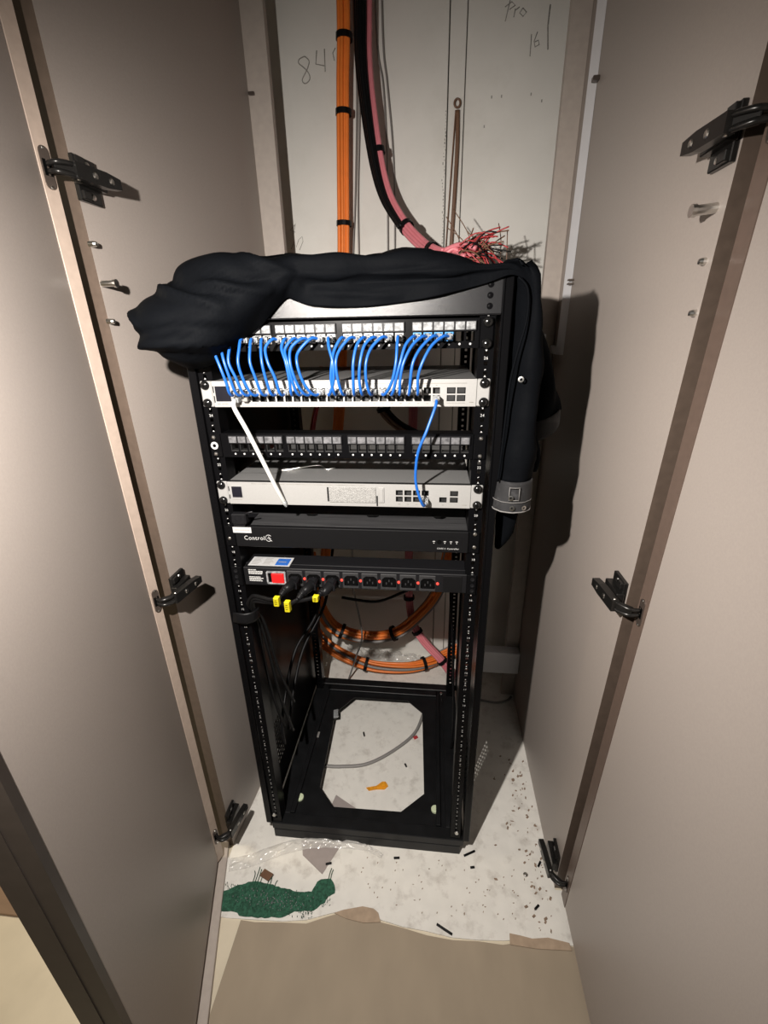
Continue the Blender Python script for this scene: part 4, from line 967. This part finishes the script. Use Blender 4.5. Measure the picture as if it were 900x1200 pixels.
q = MB(); q.lathe((.2850, -.0225, 1.176), (-.2, -1, 0), [(.0044, 0), (.0044, .0014), (.0022, .0016), (.0020, .0002)], 12); q.build('eyelet', 'steel', gm)['label'] = 'bright eyelet'
sp = spline([(.268, -.0235, 1.316), (.282, -.026, 1.300), (.285, -.0245, 1.262), (.2760, -.0225, 1.215), (.2700, -.0185, 1.175), (.2680, -.0170, 1.13), (.2660, -.017, 1.07), (.263, -.0185, 1.01)], 6)
MB().tube(sp, .0019, 6).build('seam_piping', 'cloth', gm)
fp_ = leg([(.290, .10, 1.325, .010, .035, 0), (.300, .105, 1.290, .016, .040, .2), (.318, .11, 1.225, .020, .042, .3), (.336, .115, 1.165, .026, .040, .3), (.350, .12, 1.118, .030, .036, .3, .010), (.354, .12, 1.098, .030, .034, .3, .014)], 'trouser_leg', 'cloth', wl_)
fc = leg([(.354, .12, 1.100, .0308, .0348, .3, .014), (.3555, .119, 1.082, .0308, .0345, .3, .016), (.356, .118, 1.066, .0300, .0335, .3, .018)], 'worn_cuff', 'denim', None); fc['label'] = 'worn grey cuff'
leg([(.322, .075, 1.12, .010, .022, .2), (.330, .075, 1.06, .015, .025, .2), (.335, .075, 1.025, .014, .022, .2), (.333, .073, 1.005, .010, .018, .2)], 'pocket_flap', 'cloth', wl_)
leg([(.300, .042, 1.03, .014, .020, .2), (.297, .045, .960, .018, .022, .2), (.293, .045, .910, .0165, .020, .2), (.284, .045, .866, .011, .015, .2), (.281, .045, .852, .006, .009, .2)], 'tie_end', 'cloth', wl_)

# ------------------------------------------------------------------ litter on the floor
g = [(-.330, -.145), (-.300, -.128), (-.265, -.114), (-.240, -.113), (-.188, -.120), (-.150, -.124), (-.113, -.122), (-.104, -.099), (-.090, -.092), (-.071, -.091), (-.060, -.104), (-.056, -.118), (-.070, -.127), (-.077, -.141), (-.098, -.157), (-.143, -.164), (-.155, -.172), (-.169, -.178), (-.230, -.184), (-.269, -.183), (-.275, -.178), (-.330, -.180)]
rnd = random.Random(14); gj = []
for i, (x, y) in enumerate(g):
    x2, y2 = g[(i+1) % len(g)]; n_ = max(1, int(math.hypot(x2-x, y2-y)/.007))
    for k in range(n_): gj.append((x+(x2-x)*k/n_+rnd.uniform(-.0012, .0012), y+(y2-y)*k/n_+rnd.uniform(-.0016, .0016)))
gs = MB().prism(gj, (0, 0, .0004), X, -Y*-1, .0022)
rnd = random.Random(4)
go = gs.build('carpet_scrap', 'green'); tag(go, 'torn green carpet scrap lying in front of the rack, left', 'carpet scrap')
tf = MB()
for i in range(420):
    x, y = rnd.uniform(-.325, -.06), rnd.uniform(-.176, -.125)
    if x > -.10 and y < -.15: continue
    tf.tube([(x, y, .0022), (x+rnd.uniform(-.003, .003), y+rnd.uniform(-.002, .004), rnd.uniform(.0035, .006))], .0006, 3)
for (x, y, L) in ((-.262, -.112, .020), (-.256, -.112, .030), (-.250, -.113, .026), (-.243, -.113, .022), (-.224, -.116, .018), (-.218, -.116, .018), (-.078, -.092, .024), (-.073, -.091, .02), (-.205, -.119, .012)):
    tf.tube(spline([(x, y-.012, .003), (x+.001, y+L*.5, .005), (x+rnd.uniform(-.004, .004), y+L, .004)], 3), .0008, 4)
tf.build('carpet_tufts', 'green', go)['kind'] = 'stuff'
tf = MB()
for i in range(120):
    x, y = rnd.gauss(-.19, .055), rnd.gauss(-.148, .009)
    if -.32 < x < -.10 and -.172 < y < -.128: tf.obox((x, y, .0045), (X, Y, Z), (.0006, rnd.uniform(.0006, .0014), .0004))
tf.build('carpet_flecks', 'hem', go)['kind'] = 'stuff'
def film(p, wfun, n, m, label, seed, zmax=.012):
    r_ = random.Random(seed); P = spline(p, 6); rows = []
    for i, q in enumerate(P):
        d = (P[min(i+1, len(P)-1)]-P[max(i-1, 0)]).normalized(); s = Vector((-d.y, d.x, 0)); w = wfun(i/(len(P)-1))
        rows.append([q+s*w*(2*j/(n-1)-1)+Z*(.0015+r_.uniform(0, zmax)*(1 if 0 < j < n-1 else .25)) for j in range(n)])
    return tag(MB().sheet(rows, 2, 0, 0).build('plastic_film', m), label, 'plastic film')
film([(-.335, -.085, .001), (-.285, -.070, .001), (-.20, -.030, .001), (-.12, -.012, .001), (-.06, -.010, .001), (.0, -.012, .001), (.048, -.030, .001)], lambda s: .018-.010*abs(s-.3)-.006*s, 6, 'clear_film', 'clear plastic sleeve lying along the front of the rack base', 3)
film([(-.255, .70, .02), (-.20, .70, .022), (-.12, .705, .02), (-.04, .71, .014), (.04, .71, .008), (.12, .715, .004)], lambda s: .032-.016*s, 7, 'clear_film', 'crumpled clear plastic bag on the floor behind the rack', 5, .03)
tag(MB().prism([(-.168, -.010), (-.156, -.044), (-.096, -.082), (-.062, -.010)], (0, 0, .0003), X, Y, .0008).build('paper_scrap', 'grey_paper'), 'grey card triangle sticking out from under the rack front', 'paper scrap')
tag(MB().prism([(-.118, .060), (-.103, .123), (-.037, .088), (-.030, .060)], (0, 0, .0003), X, Y, .0010).build('paper_scrap', 'grey_paper'), 'grey card corner on the floor inside the rack base', 'paper scrap')
q = MB(); q.prism([(-.019, .152), (.010, .160), (.026, .175), (.036, .176), (.045, .163), (.036, .152), (.012, .150), (-.010, .144)], (0, 0, .0004), X, Y, .0025)
q.obox((.030, .163, .0042), ((1, .3, 0), (-.3, 1, 0), Z), (.008, .005, .0012), .0005); q.obox((.010, .156, .0036), ((1, .5, 0), (-.5, 1, 0), Z), (.010, .0012, .0006))
tag(q.build('amber_scrap', 'orange_scrap'), 'amber plastic scrap on the floor inside the rack base', 'scrap')
tag(MB().obox((.119, .340, .0028), ((1, .7, 0), (-.7, 1, 0), Z), (.007, .005, .0024), .001).build('red_scrap', 'red_wire'), 'small red plastic bit on the floor inside the rack base', 'scrap')
tag(MB().obox((-.232, -.100, .008), ((1, -.5, .3), (.5, 1, 0), (-.3, .1, 1)), (.016, .009, .0012), .0005).build('leaf_scrap', 'brown_wire'), 'curled brown paper bit above the green carpet scrap', 'scrap')
tag(MB().obox((-.152, .372, .048), ((1, .2, .1), (-.2, 1, 0), (0, 0, 1)), (.008, .016, .003), .001).build('clear_clip', 'clear'), 'small clear clip lying on the rack base plate', 'clip')
tag(MB().obox((-.198, .285, .0465), (X, Y, Z), (.010, .010, .002), .0005).build('grey_pad', 'grey_cable'), 'small grey square pad on the rack base plate', 'pad')
# short black offcuts
for pts, lab in (([(.186, -.158, .0042), (.200, -.164, .003), (.220, -.173, .003)], 'black wire offcut across the edge of the beige paper'),
                 ([(.256, -.008, .003), (.268, -.002, .003), (.284, .006, .003)], 'black wire offcut just right of the rack foot'),
                 ([(.270, -.034, .003), (.280, -.032, .003)], 'olive wire offcut in front of the rack foot'),
                 ([(.078, -.030, .003), (.092, -.028, .003)], 'tiny black wire offcut in front of the rack plinth'),
                 ([(.412, -.108, .003), (.422, -.099, .003)], 'tiny black offcut near the foot of the right wall'),
                 ([(.438, -.016, .003), (.446, -.004, .003)], 'tiny dark offcut against the right wall'),
                 ([(-.092, -.060, .003), (-.078, -.056, .003)], 'dark offcut at the tip of the grey card triangle'),
                 ([(-.055, .345, .003), (-.050, .330, .003)], 'black offcut on the floor inside the rack base'),
                 ([(.09, .24, .003), (.095, .230, .003)], 'small grey offcut right inside the rack base')):
    cable(pts, .0026, 'rubber', lab, 'offcut', 'wire_offcut', 'wire offcuts on the floor', 6, 4)
q = MB(); rnd = random.Random(21)
for i in range(95):
    y = rnd.uniform(-.16, .30); x = .462-abs(rnd.gauss(0, .035))-.02*rnd.random(); r_ = rnd.uniform(.0007, .0024)
    q.obox((x, y, .0003+r_*.4), (Vector((rnd.random(), rnd.random(), 0)), Vector((-rnd.random(), rnd.random()+.1, 0)), Z), (r_*1.6, r_, r_*.5))
for i in range(60):
    q.obox((rnd.uniform(-.02, .38), rnd.uniform(-.14, -.02), .0008), (Vector((rnd.random(), rnd.random(), 0)), Vector((-rnd.random(), rnd.random()+.1, 0)), Z), (.0016, .0009, .0005))
o_ = tag(q.build('dirt_crumbs', 'crumb'), 'scattered brown dirt crumbs on the white base along the right wall', 'dirt'); o_['kind'] = 'stuff'
q = MB(); q.lathe((.404, -.036, .0003), Z, [(.0060, 0), (.0055, .002), (.0030, .004), (.0001, .0045)], 12)
tag(q.build('loose_screw', 'steel'), 'shiny screw lying near the foot of the right wall', 'screw')
print('objects', len(bpy.data.objects), 'tris ~', sum(len(o.data.polygons) for o in bpy.data.objects if o.type == 'MESH'))
